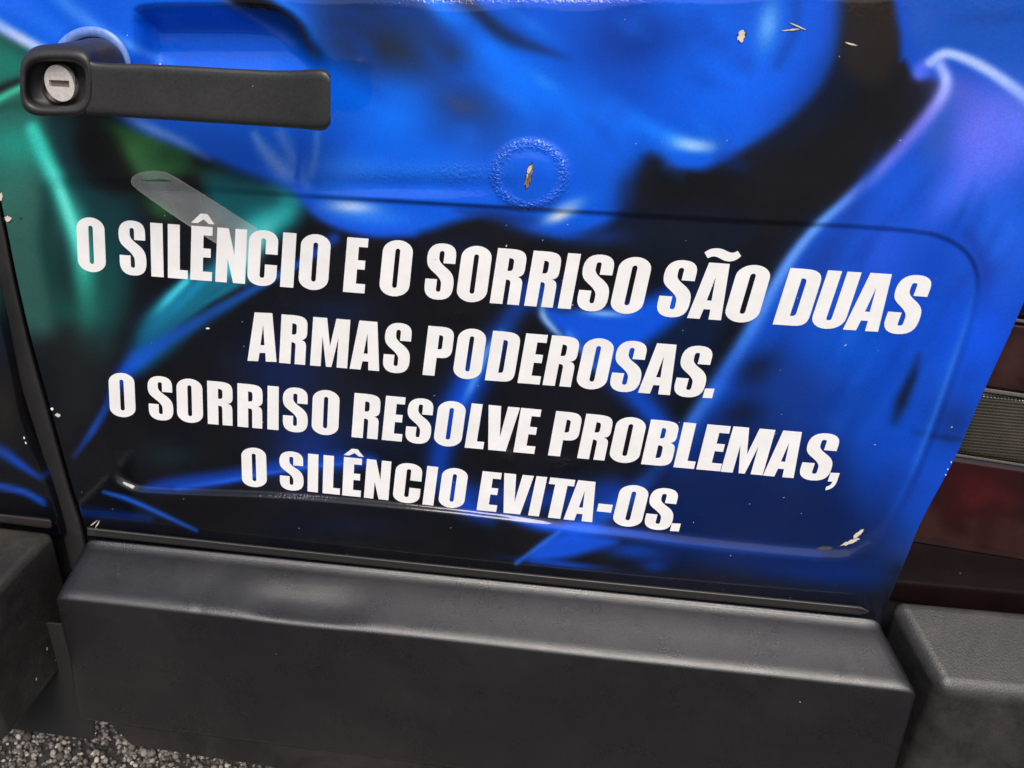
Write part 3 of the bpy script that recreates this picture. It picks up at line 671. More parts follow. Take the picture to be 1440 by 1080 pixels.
GL = {
 'O': O_,
 'I': [[(0, 0), (0, 1), (1, 1), (1, 0)]],
 'E': [E_],
 'L': [[(0, 0), (0, 1), (0.6, 1), (0.6, 0.16), (1, 0.16), (1, 0)]],
 'N': [[(0, 0), (0, 1), (0.38, 1), (0.61, 0.5), (0.61, 1), (1, 1), (1, 0), (0.60, 0), (0.385, 0.44), (0.385, 0)]],
 'M': [[(0, 0), (0, 1), (0.375, 1), (0.5, 0.42), (0.625, 1), (1, 1), (1, 0), (0.715, 0), (0.715, 0.62), (0.575, 0), (0.43, 0), (0.285, 0.62), (0.285, 0)]],
 'A': A_,
 'V': [[(0, 1), (0.40, 1), (0.52, 0.30), (0.62, 1), (1, 1), (0.78, 0), (0.22, 0)]],
 'T': [[(0, 1), (1, 1), (1, 0.84), (0.745, 0.84), (0.745, 0), (0.255, 0), (0.255, 0.84), (0, 0.84)]],
 'U': [path([(0, 1), (0.42, 1), (0.42, 0.18), (0.42, 0.155, 0.45, 0.135, 0.5, 0.135), (0.55, 0.135, 0.58, 0.155, 0.58, 0.18), (0.58, 1), (1, 1), (1, 0.2), (1, 0.08, 0.8, -0.012, 0.5, -0.012), (0.2, -0.012, 0, 0.08, 0, 0.2)])],
 'D': [path([(0, 0), (0, 1), (0.45, 1), (0.85, 1, 1, 0.94, 1, 0.78), (1, 0.2), (1, 0.06, 0.9, 0, 0.6, 0)]),
       path([(0.42, 0.165), (0.42, 0.835), (0.56, 0.835, 0.585, 0.82, 0.585, 0.76), (0.585, 0.24), (0.585, 0.18, 0.56, 0.165, 0.42, 0.165)])],
 'P': [path([(0, 0), (0, 1), (0.5, 1), (0.86, 1, 1, 0.94, 1, 0.80), (1, 0.57), (1, 0.42, 0.86, 0.37, 0.6, 0.37), (0.45, 0.37), (0.45, 0)]),
       path([(0.45, 0.54), (0.45, 0.83), (0.58, 0.83, 0.61, 0.82, 0.61, 0.77), (0.61, 0.60), (0.61, 0.55, 0.58, 0.54, 0.45, 0.54)])],
 'R': [path([(0, 0), (0, 1), (0.45, 1), (0.86, 1, 1, 0.95, 1, 0.79), (1, 0.66), (1, 0.56, 0.94, 0.52, 0.78, 0.505), (0.93, 0.485, 0.98, 0.45, 0.98, 0.36), (0.98, 0), (0.585, 0), (0.585, 0.37), (0.585, 0.43, 0.55, 0.445, 0.425, 0.445), (0.425, 0)]),
       path([(0.425, 0.60), (0.425, 0.835), (0.56, 0.835, 0.60, 0.82, 0.60, 0.76), (0.60, 0.67), (0.60, 0.61, 0.56, 0.60, 0.425, 0.60)])],
 'B': [path([(0, 0), (0, 1), (0.45, 1), (0.86, 1, 0.98, 0.95, 0.98, 0.80), (0.98, 0.67), (0.98, 0.58, 0.92, 0.54, 0.80, 0.525), (0.95, 0.50, 1, 0.46, 1, 0.36), (1, 0.2), (1, 0.05, 0.86, 0, 0.5, 0)]),
       path([(0.43, 0.60), (0.43, 0.84), (0.56, 0.84, 0.58, 0.82, 0.58, 0.77), (0.58, 0.67), (0.58, 0.62, 0.56, 0.60, 0.43, 0.60)]),
       path([(0.43, 0.16), (0.43, 0.45), (0.57, 0.45, 0.60, 0.43, 0.60, 0.37), (0.60, 0.24), (0.60, 0.18, 0.57, 0.16, 0.43, 0.16)])],
 'C': [path([(1, 0.58), (1, 0.8), (1, 0.93, 0.8, 1.012, 0.5, 1.012), (0.2, 1.012, 0, 0.93, 0, 0.8), (0, 0.2), (0, 0.07, 0.2, -0.012, 0.5, -0.012), (0.8, -0.012, 1, 0.07, 1, 0.2), (1, 0.385), (0.585, 0.385),
             (0.585, 0.18), (0.585, 0.155, 0.55, 0.135, 0.5, 0.135), (0.45, 0.135, 0.42, 0.155, 0.42, 0.18), (0.42, 0.82), (0.42, 0.845, 0.45, 0.865, 0.5, 0.865), (0.55, 0.865, 0.585, 0.845, 0.585, 0.82), (0.585, 0.58)])],
 'S': [path([(0.98, 0.655), (0.98, 0.80), (0.98, 0.94, 0.82, 1.012, 0.50, 1.012), (0.2, 1.012, 0.0, 0.93, 0.0, 0.76), (0.0, 0.63, 0.05, 0.575, 0.2, 0.51), (0.42, 0.42, 0.575, 0.36, 0.575, 0.27),
             (0.575, 0.18), (0.575, 0.145, 0.55, 0.13, 0.50, 0.13), (0.44, 0.13, 0.42, 0.15, 0.42, 0.18), (0.42, 0.355), (0.02, 0.355), (0.02, 0.22), (0.02, 0.07, 0.2, -0.012, 0.5, -0.012), (0.85, -0.012, 1, 0.07, 1, 0.24),
             (1, 0.40, 0.96, 0.46, 0.75, 0.55), (0.5, 0.64, 0.41, 0.68, 0.41, 0.76), (0.41, 0.83), (0.41, 0.86, 0.44, 0.875, 0.495, 0.875), (0.55, 0.875, 0.575, 0.86, 0.575, 0.83), (0.575, 0.655)])],
 '.': [[(0, 0), (0, 0.185), (1, 0.185), (1, 0)]],
 '-': [[(0, 0.285), (0, 0.475), (1, 0.475), (1, 0.285)]],
 ',': [path([(0.08, 0), (0.08, 0.185), (1, 0.185), (1, 0.02), (1, -0.10, 0.7, -0.17, 0.12, -0.19), (0.12, -0.12), (0.45, -0.10, 0.55, -0.06, 0.55, 0)])],
}
HAT = [(-0.02, 1.055), (0.40, 1.235), (0.72, 1.235), (1.06, 1.055), (0.80, 1.055), (0.56, 1.135), (0.28, 1.055)]
TIL = path([(-0.02, 1.17), (0.10, 1.25, 0.22, 1.26, 0.36, 1.26), (0.52, 1.26, 0.64, 1.205, 0.76, 1.20), (0.86, 1.20, 0.90, 1.23, 0.93, 1.24), (1.07, 1.155), (0.98, 1.08, 0.88, 1.045, 0.74, 1.045), (0.56, 1.045, 0.44, 1.115, 0.30, 1.115), (0.22, 1.115, 0.16, 1.09, 0.12, 1.075)])
ROWS = [
 dict(txt='O SILÊNCIO E O SORRISO SÃO DUAS',
      ext=[(108.5, 147.8), (167.1, 205.3), (212, 229.3), (236, 264), (268.4, 298.7), (304.2, 346), (349, 390), (396, 414.7), (421.5, 463.3), (485.3, 515.6), (536, 578.2),
           (598.7, 639.6), (645.6, 688.2), (694.5, 736.5), (743.8, 784.7), (791.6, 809.8), (815.8, 859.3), (864.4, 910.2), (929.3, 974.7), (977, 1024.7), (1027.5, 1075.6), (1099, 1146.7), (1151, 1198.3), (1200, 1249.3), (1252.4, 1300.2)],
      mid=[(128, 344.3), (220, 351.5), (500, 373.1), (800, 395.3), (1123, 418.2), (1280, 428.6)], H=[(100, 75), (500, 76.8), (800, 77.4), (1123, 79.1), (1300, 81)],
      lean=[(110, 0.045), (220, 0.024), (300, -0.035), (485, -0.08), (620, -0.115), (800, -0.19), (950, -0.25), (1000, -0.278), (1100, -0.31), (1180, -0.34), (1224, -0.365), (1280, -0.375)]),
 dict(txt='ARMAS PODEROSAS.',
      ext=[(349, 389.8), (394.2, 431.4), (438.2, 490.4), (494.4, 536), (539.8, 577.6), (598.2, 635.6), (640.7, 680.4), (687.6, 727.7), (733.8, 765), (769.6, 810), (815.8, 858.4), (862.4, 904.9), (906.2, 951.2), (953.3, 996.4), (997.6, 1010.9)],
      mid=[(370, 474.1), (464, 481.9), (748, 504.8), (928, 518.9), (1000, 524.5)], H=[(370, 68.2), (464, 68), (748, 69.5), (928, 70), (1000, 70.5)],
      lean=[(370, -0.03), (440, -0.063), (480, -0.07), (615, -0.12), (690, -0.165), (760, -0.18), (930, -0.26), (1000, -0.275)]),
 dict(txt='O SORRISO RESOLVE PROBLEMAS,',
      ext=[(153.5, 189.8), (208, 243.2), (248.6, 285), (291.7, 327.2), (333.9, 369.3), (376.1, 391.8), (397.4, 433), (439, 476.7), (496.4, 533.7), (539.8, 567.9), (571.6, 607.8), (613, 652.2), (658.3, 684.3), (682, 726), (727.3, 756.6),
           (776.3, 814), (818, 857.2), (861.7, 903.9), (908.5, 950.3), (954.3, 983.3), (987, 1020.6), (1022.4, 1081.4), (1083, 1126), (1130.6, 1174), (1173.5, 1187.5)],
      mid=[(170, 555.5), (310, 567.3), (515, 585.3), (742, 606.1), (965, 626.5), (1102, 638.4), (1180, 645)], H=[(170, 60.5), (310, 60.5), (515, 61.9), (742, 62.0), (965, 62.7), (1102, 63.8), (1180, 64.5)],
      lean=[(170, 0.045), (310, 0.018), (384, -0.005), (515, -0.07), (545, -0.095), (670, -0.16), (800, -0.188), (835, -0.21), (920, -0.225), (965, -0.235), (1003, -0.25), (1050, -0.285), (1100, -0.315), (1170, -0.33)]),
 dict(txt='O SILÊNCIO EVITA-OS.',
      ext=[(339.8, 374.7), (392.9, 426.9), (432.8, 447.4), (454.3, 478.6), (482.4, 508.4), (513.8, 548.3), (554.5, 592), (597.4, 612.8), (619.2, 655.5), (674.4, 702), (704, 745.7), (748.5, 763.7), (767.6, 803), (798.8, 839), (842, 862), (866.6, 907.6), (910.3, 949.4), (949.4, 962)],
      mid=[(357, 657.4), (440, 665.3), (531, 674.6), (605, 683.2), (756, 698), (819, 704.6), (955, 718.5)], H=[(357, 54), (440, 53), (531, 54.1), (605, 53.9), (756, 55), (819, 55.6), (955, 57)],
      lean=[(357, 0.03), (440, -0.015), (500, -0.05), (530, -0.08), (605, -0.13), (680, -0.15), (756, -0.215), (850, -0.235), (955, -0.26)]),
]
def place_letters():
    for row in ROWS:
        f = lambda tab, x: float(np.interp(x, [a for a, _ in tab], [b for _, b in tab]))
        def mp(poly, x0, x1):
            out = []; mc = (x0 + x1) / 2; Hh = f(row['H'], mc); le = f(row['lean'], mc)
            sl = (f(row['mid'], mc + 25) - f(row['mid'], mc - 25)) / 50 if 130 < mc < 1260 else 0.078
            for u, v in poly:
                m = x0 + (x1 - x0) * u
                out.append((m + le * (0.5 - v) * Hh * -1 * -1, f(row['mid'], mc) + sl * (m - mc) - (v - 0.5) * Hh))
            return out
        i = 0
        for ch in row['txt']:
            if ch == ' ': continue
            x0, x1 = row['ext'][i]; i += 1
            base = {'Ê': 'E', 'Ã': 'A'}.get(ch, ch)
            polys = [mp(p, x0, x1) for p in GL[base]]
            dep = lambda a, b: on_door(a, b, 0.00028)
            v, fc = prism(polys, 0.00022, dep)
            if ch in 'ÊÃ':
                v2, f2 = prism([mp(HAT if ch == 'Ê' else TIL, x0, x1)], 0.00022, dep)
                fc = fc + [tuple(k + len(v) for k in q) for q in f2]; v = np.concatenate([v, v2])
            o = mesh('letter', v, fc, M_VINYL, door, smooth=False)
            bm = bmesh.new(); bm.from_mesh(o.data); bmesh.ops.recalc_face_normals(bm, faces=bm.faces); bm.to_mesh(o.data); bm.free()
place_letters()

# ---------------------------------------------------------------- door handle
def rr(cx, cy, hx, hy, y, p=4.0, n=40, rot=0.0, skew=0.0):
    out = []
    for k in range(n):
        a = 2 * math.pi * k / n; c, s_ = math.cos(a), math.sin(a)
        u = math.copysign(abs(c) ** (2 / p), c) * hx; v = math.copysign(abs(s_) ** (2 / p), s_) * hy
        t = R(rot); x = cx + u * math.cos(t) - v * math.sin(t) + skew * v; yy = cy + u * math.sin(t) + v * math.cos(t)
        out.append(P1(x, yy, y))
    return out
handle = loft('door_handle', [
    rr(133, 104, 46, 52, 0.004, 2.2), rr(132, 104, 45, 50, -0.006, 2.2), rr(122, 106, 46, 50, -0.014, 2.4), rr(100, 110, 47, 50, -0.022, 3.0),
    rr(84, 113, 52, 51, -0.029, 3.6), rr(80, 116, 52, 48, -0.034, 3.8), rr(79, 117, 50, 45, -0.0358, 3.8), rr(79, 117.5, 47.5, 41, -0.0366, 3.8), rr(79, 118, 45.5, 37, -0.0366, 3.7),
    rr(79, 118, 43, 33.5, -0.0352, 3.4), rr(80, 118, 40.5, 31.5, -0.030, 3.2), rr(81, 118, 38, 30, -0.0265, 3.0)], M_HANDLE, van)
handle['label'] = 'matt black pull handle with a round key lock at its left end'
# blade of the handle
TOPL = [(112, 74), (117, 77), (124, 83), (132, 87), (150, 89), (220, 90), (300, 95), (380, 99), (420, 99), (440, 97), (455, 97), (461, 100)]
BOTL = [(112, 160), (124, 162), (150, 163), (220, 168), (300, 173), (380, 178), (420, 181), (440, 183), (456, 184), (462, 180)]
rings = []
xs = [120.5, 122, 124, 127, 131, 138, 160, 200, 260, 320, 380, 405, 425, 440, 452, 459, 463, 465]
for x in xs:
    tp = np.interp(x, [a for a, _ in TOPL], [b for _, b in TOPL]); bt = np.interp(x, [a for a, _ in BOTL], [b for _, b in BOTL])
    if x > 458: k = (x - 458) / 7; tp += 7 * k * k; bt -= 6 * k * k
    yf = -0.0362 - 0.0045 * float(sstep(390, 460, np.float64(x))) - 0.0006 * float(sstep(150, 122, np.float64(x)))
    yb = yf + 0.010 + 0.004 * float(sstep(400, 460, np.float64(x)))
    cy, hy = (tp + bt) / 2, (bt - tp) / 2; sec = []
    for k in range(24):
        a = 2 * math.pi * k / 24; c, s_ = math.cos(a), math.sin(a)
        v = math.copysign(abs(s_) ** 0.30, s_); u = math.copysign(abs(c) ** 0.55, c)
        yy = (yf + yb) / 2 + u * (yb - yf) / 2
        # slightly dished face
        sec.append(P1(x + 0.03 * v * hy * 0, cy + v * hy, yy + (0.0010 * (1 - v * v) if u < 0 else 0)))
    rings.append(sec)
blade = loft('handle_blade', rings, M_HANDLE, handle, True, True)
# sealing ring left by the film round the foot
ring = loft('film_collar', [rr(127, 97, 58, 60, 0.0002, 2.0, 64), rr(127, 97, 56.5, 58.5, -0.0009, 2.0, 64), rr(129, 98, 44, 47, -0.0010, 2.0, 64), rr(129, 98, 43, 46, 0.001, 2.0, 64)], M_RING, door, False, False)
# lock
def lock():
    n = 36; outer = []
    for k in range(n):
        a = 2 * math.pi * k / n; u, v = 21.5 * math.cos(a), 25.5 * math.sin(a)
        outer.append((83.5 + u * 0.98 + 0.10 * v, 117 + v + 0.16 * u))
    slot = [(68.5, 112.2), (97, 113.6), (98, 123.2), (70.0, 121.8)]
    v1, f1 = prism([outer, slot], 0.008, lambda a, b: np.full(a.shape, -0.0302))
    v2, f2 = prism([slot], 0.0006, lambda a, b: np.full(a.shape, -0.0285))
    fi = [0] * len(f1) + [1] * len(f2)
    o = mesh('lock_cylinder', np.concatenate([v1, v2]), f1 + [tuple(k + len(v1) for k in q) for q in f2], [M_METAL, M_SLOT], handle, False, fi)
    rg = loft('lock_collar', [rr(83, 117, 25, 29, -0.0255, 2.0, 36, 10), rr(83, 117, 24.5, 28.5, -0.0285, 2.0, 36, 10), rr(83.5, 117, 22.3, 26.3, -0.0290, 2.0, 36, 10), rr(83.5, 117, 22.3, 26.3, -0.0255, 2.0, 36, 10)], M_RUBBER, handle, False, False)
lock()

# ---------------------------------------------------------------- chips and scratches in the wrap
def ragged(cx, cy, rx, ry, rot, n=14, j=0.25):
    out = []
    for k in range(n):
        a = 2 * math.pi * k / n; q = 1 + random.uniform(-j, j); u, v = rx * q * math.cos(a), ry * q * math.sin(a); t = R(rot)
        out.append((cx + u * math.cos(t) - v * math.sin(t), cy + u * math.sin(t) + v * math.cos(t)))
    return out
def chip(cx, cy, rx, ry, rot, mat=M_CHIP, lift=0.0003, par=None, dep=None):
    lf = lambda e: (lambda a, b: (dep(a, b) if dep else on_door(a, b, lift)) - e)
    n = 9 if max(rx, ry) < 3 else 26
    if max(rx, ry) > 4:        # the film's torn dark rim, then primer, then bare metal
        prism_obj('torn_rim', [ragged(cx, cy, rx * 1.12 + 0.5, ry * 1.12 + 0.5, rot, n, 0.2)], 0.0002, lf(-0.0001), M_TORN, par or door)
    prism_obj('paint_chip', [ragged(cx, cy, rx, ry, rot, n, 0.30)], 0.0003, lf(0.0), mat, par or door)
    if 2.4 < min(rx, ry) < 4.6 and max(rx, ry) > 10: prism_obj('paint_chip', [ragged(cx + 0.4, cy + 0.5, rx * 0.5, ry * 0.5, rot, n, 0.4)], 0.0003, lf(0.0001), M_SLOT, par or door)
chip(743.5, 249, 3.6, 17, 14, M_RUST); chip(744.5, 240, 2.6, 9, 16)
chip(1043, 51, 5, 8, 25); chip(1112, 42, 11, 1.0, -6); chip(1122, 37, 11, 1.0, 24); chip(1197, 62, 8, 1.3, 14)
chip(11, 308, 5, 4, 20); chip(1, 277, 2, 6, 0); chip(29, 307, 1.5, 1.5, 0, M_BUMPOLD)
chip(1207, 751, 9, 2.8, -42); chip(1194, 763, 13, 2.2, -20); chip(1160, 771, 9, 2.0, 0, M_BUMPOLD)
chip(291.5, 462, 2.6, 1.5, 0, M_VINYL); chip(73, 575, 2, 2, 0, M_VINYL); chip(81, 584, 3.2, 2.4, 20)
for k, (x, y) in enumerate([(1338, 650), (1333, 660), (1330, 668)]): chip(x, y, 1.3, 0.7, -60, M_VINYL)
for k, (x, y) in enumerate([(34, 616), (36, 623)]): chip(x, y, 0.9, 1.8, -20, M_VINYL, par=ld, dep=lambda a, b: np.full(np.shape(a), 0.0026))
for k in range(2): chip(132 + k * 5, 735 + k * 0.5 + random.uniform(-2, 2), 6, 0.7, -50 + random.uniform(-15, 15), M_CHIP)

# patch of light under the first row, put in as a translucent sheet
def light_patch_mat(name, a, c):
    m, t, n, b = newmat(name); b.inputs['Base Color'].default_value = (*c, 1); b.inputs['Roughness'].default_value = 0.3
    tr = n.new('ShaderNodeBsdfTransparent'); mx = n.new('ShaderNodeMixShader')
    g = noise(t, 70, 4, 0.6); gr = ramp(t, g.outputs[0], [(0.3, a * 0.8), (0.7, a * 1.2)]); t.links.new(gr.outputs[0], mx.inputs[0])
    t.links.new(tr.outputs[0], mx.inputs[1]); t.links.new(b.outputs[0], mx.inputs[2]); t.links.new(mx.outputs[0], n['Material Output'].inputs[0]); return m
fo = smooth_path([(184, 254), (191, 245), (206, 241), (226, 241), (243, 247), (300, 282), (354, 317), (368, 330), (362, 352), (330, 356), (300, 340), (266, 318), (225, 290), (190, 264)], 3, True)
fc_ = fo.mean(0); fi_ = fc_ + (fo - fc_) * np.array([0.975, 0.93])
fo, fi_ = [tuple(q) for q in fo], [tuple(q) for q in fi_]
prism_obj('light_patch_sheet', [fi_], 0.0001, lambda a, b: on_door(a, b, 0.00012), light_patch_mat('light_patch_sheet', 0.24, (0.58, 0.62, 0.63)), door)
prism_obj('light_patch_border', [fo, fi_], 0.0001, lambda a, b: on_door(a, b, 0.00012), light_patch_mat('light_patch_edge', 0.30, (0.66, 0.62, 0.62)), door)

# ---------------------------------------------------------------- bumper
def box_between(name, c, mat, parent, bevel, seg=4): return hull(name, c, mat, parent, bevel, seg)
BK = -0.003; FR = -0.046
tl_, tr_ = P1(121, 758, BK), P1(1238, 872, BK)
fl_, fr_ = P1(73, 838, FR), P1(1294, 972, FR)
bl_, br_ = P1(108, 1014, FR + 0.006), P1(1246, 1162, FR + 0.006)
bbl, bbr = bl_ + np.array([0.01, 0.06, 0.0]), br_ + np.array([-0.01, 0.06, 0.0])
# the long middle piece: its section rounded, swept with a slightly uneven line
def bumper_mid():
    def section(A, B, C, D, dome=0.0, r1=0.0075, r2=0.004):
        pts = []
        def corner(p, q, s_, r_, n, ra=None):
            a = p + (q - p) / np.linalg.norm(q - p) * 0; d1 = (p - q) / np.linalg.norm(p - q); d2 = (s_ - q) / np.linalg.norm(s_ - q)
            s0 = q + d1 * (ra or r_ * 1.3); s1 = q + d2 * r_ * 1.3
            return [(1 - t) ** 2 * s0 + 2 * t * (1 - t) * q + t * t * s1 for t in np.linspace(0, 1, n)]
        pts += [A + np.array([0, 0.004, -0.006]), A + np.array([0, 0.0015, -0.0008]), A]
        for t, z_ in ((0.015, 0.0012), (0.035, 0.0016), (0.055, 0.0008), (0.075, 0.0), (0.2, 0.0006), (0.3, 0.0008), (0.4, 0.0008), (0.5, 0.0006), (0.58, 0.0004), (0.66, 0.0002)): pts.append(A + (B - A) * t + np.array([0, 0, z_]))
        pts += corner(A, B, C, 0.0026, 14, 0.0085)
        for t in (0.25, 0.5, 0.75): pts.append(B + (C - B) * t)
        pts += corner(B, C, D, r2, 6); pts.append(D); return pts
    R_ = []
    N = 150
    inset = [(0.0, 0.0075), (0.0012, 0.0035), (0.003, 0.0015), (0.006, 0.0003), (0.012, 0.0)]
    L = np.linalg.norm(fr_ - fl_)
    ss = [0.0] + [a / L for a, _ in inset[1:]] + list(np.linspace(0.03, 0.97, N)) + [1 - a / L for a, _ in inset[:0:-1]] + [1.0]
    for s_ in ss:
        A = tl_ + (tr_ - tl_) * s_; B = fl_ + (fr_ - fl_) * s_; C = bl_ + (br_ - bl_) * s_; D = bbl + (bbr - bbl) * s_
        e = min(s_, 1 - s_) * L; sh = np.interp(e, [a for a, _ in inset], [b for _, b in inset])
        ctr = (A + B + C + D) / 4
        wob = np.array([0, 0.00015 * math.sin(s_ * 17), 0.00012 * math.sin(s_ * 13 + 2)])
        dn = 0.0007 * math.exp(-((s_ - 0.178) / 0.003) ** 2) + 0.0002 * math.exp(-((s_ - 0.93) / 0.006) ** 2)
        B = B + wob + np.array([0, dn, -dn])
        sec = section(A, B, C, D)
        g_ = math.exp(-((s_ - 0.30) / 0.062) ** 4)
        for k_ in range(len(sec)):
            f_ = np.linalg.norm((sec[k_] - A)[1:]) / np.linalg.norm((B - A)[1:])
            if k_ < 28: z_ = 0.0026 * float(sstep(0.25, 0.7, np.float64(f_))) * (1 - 0.7 * float(sstep(0.75, 1.0, np.float64(f_))))
            else: z_ = 0.0008 * max(0.0, 1 - (k_ - 27) / 4)
            sec[k_] = sec[k_] + np.array([0, 0, -z_ * g_])
        R_.append([p + (ctr - p) / np.linalg.norm(ctr - p) * sh for p in sec])
    return loft('bumper', R_, M_BUMP, van, True, True)
bm_o = bumper_mid(); bm_o['label'] = 'smooth middle piece of the black bumper under the right rear door'
# lower lip under it
q = np.array([0, 0.03, 0])
hull('bumper_lip', [P1(146, 1012, -0.038), P1(184, 1050, -0.036), P1(1240, 1215, -0.036), P1(1246, 1150, -0.038),
                    P1(146, 1012, -0.038) + q, P1(184, 1050, -0.036) + q, P1(1240, 1215, -0.036) + q, P1(1246, 1150, -0.038) + q], M_LIP, van, 0.003, 3)
# left corner piece
z0 = P1(76, 746, 0.0); xx, zz = z0[0], z0[2]; D1 = -0.100; zb = zz - 0.108; XL = xx - 0.30
def cb(x, y, z): return np.array([x, y, z])
cl = hull('bumper_corner', [cb(xx, 0.0, zz), cb(xx, D1, zz - 0.001), cb(xx + 0.001, D1 + 0.008, zb), cb(xx + 0.001, 0.0, zb),
                       cb(XL, 0.0, zz + 0.004), cb(XL, D1, zz + 0.003), cb(XL, D1 + 0.008, zb + 0.004), cb(XL, 0.0, zb + 0.004)], M_BUMPOLD, van, 0.006, 5)
cl['label'] = 'left bumper corner with a dusty grey top'
hull('bumper_lip', [P1(-140, 860, -0.030), P1(-140, 1003, -0.030), P1(-140, 1003, -0.010), P1(-140, 860, -0.010),
                    P1(140, 880, -0.030), P1(133, 1041, -0.030), P1(133, 1041, -0.010), P1(140, 880, -0.010)], M_BLACK, van, 0.002, 3)
# raised lip along its back edge
hull('corner_trim', [P1(-60, 716, 0.0), P1(-60, 716, -0.010), P1(-60, 727, -0.010), P1(-60, 727, 0.0),
                     P1(73, 729, 0.0), P1(73, 731, -0.010), P1(74, 744, -0.010), P1(74, 744, 0.0)], M_LIP, van, 0.0022, 4)
# right corner piece
a0, a1 = P1(1252, 838, 0.004), P1(1326, 968, -0.050)
e0, e1 = P1(1560, 866, 0.004), P1(1560, 992, -0.050)
dn = np.array([0.004, 0.004, -0.115])
cr = hull('bumper_corner', [a0, a1, a1 + dn, a0 + np.array([0.004, 0, -0.10]), e0, e1, e1 + dn, e0 + np.array([0, 0, -0.10])], M_BUMPOLD, van, 0.0085, 6)
cr['label'] = 'right bumper corner, scuffed and grey on top'

# trim strip along the top of the middle piece: a thin rubber moulding with a rounded right end
sec_rows = []
for s_ in np.linspace(0, 1, 90):
    x = 123 + (1222 - 123) * s_; y = 741.5 + (853.5 - 741.5) * s_ + 2.0 * math.sin(s_ * 3.1)
    h = 11.5 + 1.5 * s_
    e = (1 - s_) * 1099
    k = 1.0 if e > 9 else math.sqrt(max(0.02, 1 - ((9 - e) / 9) ** 2))
    m_ = y + h / 2
    ring_ = []
    for (v, dpt) in [(-1.0, 0.002), (-1.05, -0.0005), (-0.96, -0.0028), (-0.84, -0.0046), (-0.70, -0.0058), (-0.56, -0.0060), (-0.42, -0.0050), (0.1, -0.0032), (0.5, -0.0020), (1.0, -0.001), (1.0, 0.002)]:
        ring_.append(P1(x, m_ + v * h / 2 * k, dpt + 0.0032 if False else dpt))
    sec_rows.append(ring_)
loft('trim_strip', sec_rows, M_TRIM, van, True, True)

# ---------------------------------------------------------------- tail light and the body behind
def lens_paint(px, py, which):
    s = Print(px, py, {'upper': (34, 16, 18), 'clear': (50, 46, 38), 'lower': (36, 12, 15), 'panel': (22, 13, 15), 'top': (18, 14, 16)}[which])
    if which == 'upper':
        s.stroke([(1440, 470), (1400, 548)], (58, 36, 34), 26, 0.6); s.blob(1425, 510, 20, 30, (66, 46, 42), 0.5)
    if which == 'clear':
        s.blob(1430, 600, 50, 40, (64, 60, 50), 0.7); s.stroke([(1360, 600), (1350, 650)], (40, 36, 30), 10, 0.6)
    if which == 'lower':
        s.blob(1372, 690, 40, 46, (62, 14, 17), 0.75, 30); s.blob(1400, 705, 34, 16, (88, 28, 30), 0.45)
        s.poly([(1300, 700), (1330, 745), (1360, 752), (1360, 730), (1400, 725), (1460, 740), (1460, 800), (1280, 765)], (64, 44, 36), 12, 0.5)  # brown reflection along the lens's lower edge, painted into its colour
        s.stroke([(1395, 720), (1380, 770)], (44, 16, 18), 16, 0.8)
    return s.out()
def lens_mat(name, rib):
    m, t, n, b = newmat(name)
    at = n.new('ShaderNodeVertexColor'); at.layer_name = 'print_color'
    g = noise(t, 60, 5, 0.7); gr = ramp(t, g.outputs[0], [(0.3, 0.75), (0.7, 1.2)])
    c = mixc(t, 1.0, at.outputs[0], gr.outputs[0], 'MULTIPLY')
    c = mixc(t, specks(t, 120, 0.06), c, (0.4, 0.37, 0.33)); t.links.new(c, b.inputs['Base Color'])
    b.inputs['Roughness'].default_value = 0.10; b.inputs['IOR'].default_value = 1.5
    if rib:
        tc = n.get('TC'); wv = n.new('ShaderNodeTexWave'); wv.bands_direction = 'X'; wv.inputs['Scale'].default_value = 150; t.links.new(tc.outputs['Object'], wv.inputs['Vector'])
        w2 = n.new('ShaderNodeTexWave'); w2.bands_direction = 'Z'; w2.inputs['Scale'].default_value = 150; t.links.new(tc.outputs['Object'], w2.inputs['Vector'])
        b1 = bump(t, wv.outputs[1], 0.35, 0.001); b2 = bump(t, w2.outputs[1], 0.35, 0.001, b1.outputs[0]); t.links.new(b2.outputs[0], b.inputs['Normal'])
    else:
        g3 = noise(t, 25, 3, 0.5); b1 = bump(t, g3.outputs[0], 0.15, 0.003); t.links.new(b1.outputs[0], b.inputs['Normal'])
    return m
M_LENS = lens_mat('dark_red_lens', False); M_RIB = lens_mat('ribbed_clear_lens', True)
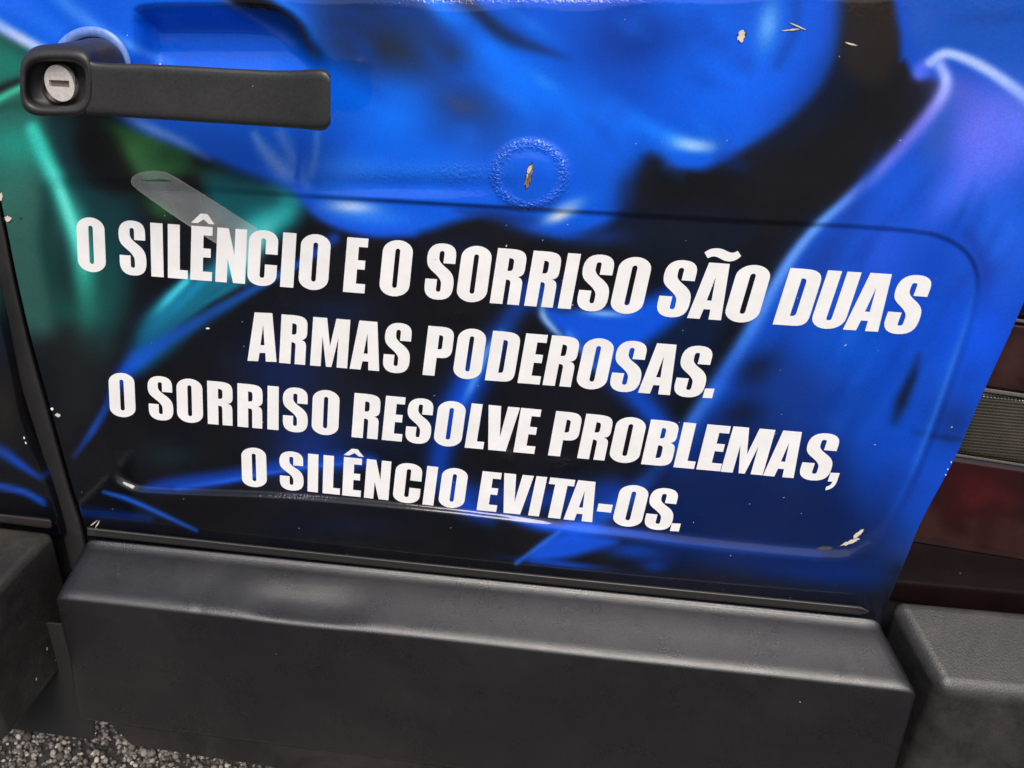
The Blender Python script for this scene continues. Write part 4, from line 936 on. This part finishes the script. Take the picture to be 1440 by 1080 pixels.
def section_between(name, yl0, yr0, yl1, yr1, which, mat, parent, dep, nr=60, nc=90, bulge=0.0015):
    """a strip from behind the door's edge out to the right, yl* measured at x=1300, yr* at x=1440"""
    g = []
    for t in np.linspace(0, 1, nr):
        a = yl0 + (yl1 - yl0) * t; b = yr0 + (yr1 - yr0) * t; sl = (b - a) / 140
        ym = a; x0 = 1300.
        for _ in range(12): ym = a + sl * (x0 - 1300); x0 = float(edge_x(RIGHT, ym)) - 22
        X = x0 + (1640 - x0) * np.linspace(0, 1, nc) ** 1.3
        g.append(np.stack([X, a + sl * (X - 1300)], -1))
    g = np.array(g); tt_ = np.linspace(0, 1, nr)[:, None] * np.ones((1, nc))
    ed = np.minimum(tt_, 1 - tt_); d = dep - bulge * sstep(0, 0.06, ed) 
    return grid_mesh(name, P(g[..., 0], g[..., 1], d), mat, parent, lens_paint(g[..., 0], g[..., 1], which), 0 * d)
tail = section_between('tail_light', 636, 657, 764, 787, 'lower', M_LENS, van, 0.011); tail['label'] = 'dark tail light beside the right rear door'
a_ = section_between('red_lens', 436, 455, 532, 553, 'upper', M_LENS, tail, 0.011)
a_ = section_between('clear_lens', 540, 561, 630, 652, 'clear', M_RIB, tail, 0.011)
a_ = section_between('dark_lens', 250, 268, 430, 449, 'top', M_LENS, tail, 0.012)
section_between('lens_ridge', 533, 553.5, 539.5, 560, 'clear', M_RIDGE, tail, 0.010, 8, 60, 0.0026)
section_between('lens_ridge', 631, 652.5, 635.5, 656.5, 'clear', M_RIDGE, tail, 0.010, 8, 60, 0.0026)
section_between('lens_ridge', 430.5, 449.5, 435.5, 454.5, 'upper', M_RIDGE, tail, 0.010, 8, 60, 0.0020)
section_between('body_panel', 765, 788, 850, 875, 'panel', M_LENS, van, 0.0125, 30, 60, 0.0004)

# the body behind the doors, dark where the gaps show it
def bx(name, x0, x1, y0, y1, z0_, z1, mat, parent, bevel=0.004):
    return hull(name, [cb(x0, y0, z0_), cb(x0, y1, z0_), cb(x0, y1, z1), cb(x0, y0, z1), cb(x1, y0, z0_), cb(x1, y1, z0_), cb(x1, y1, z1), cb(x1, y0, z1)], mat, parent, bevel, 3)
zlow = float(bl_[2])
bx('body_shell', -0.50, 0.62, 0.020, 1.6, zlow + 0.035, 1.10, M_BLACK, van, 0.01)
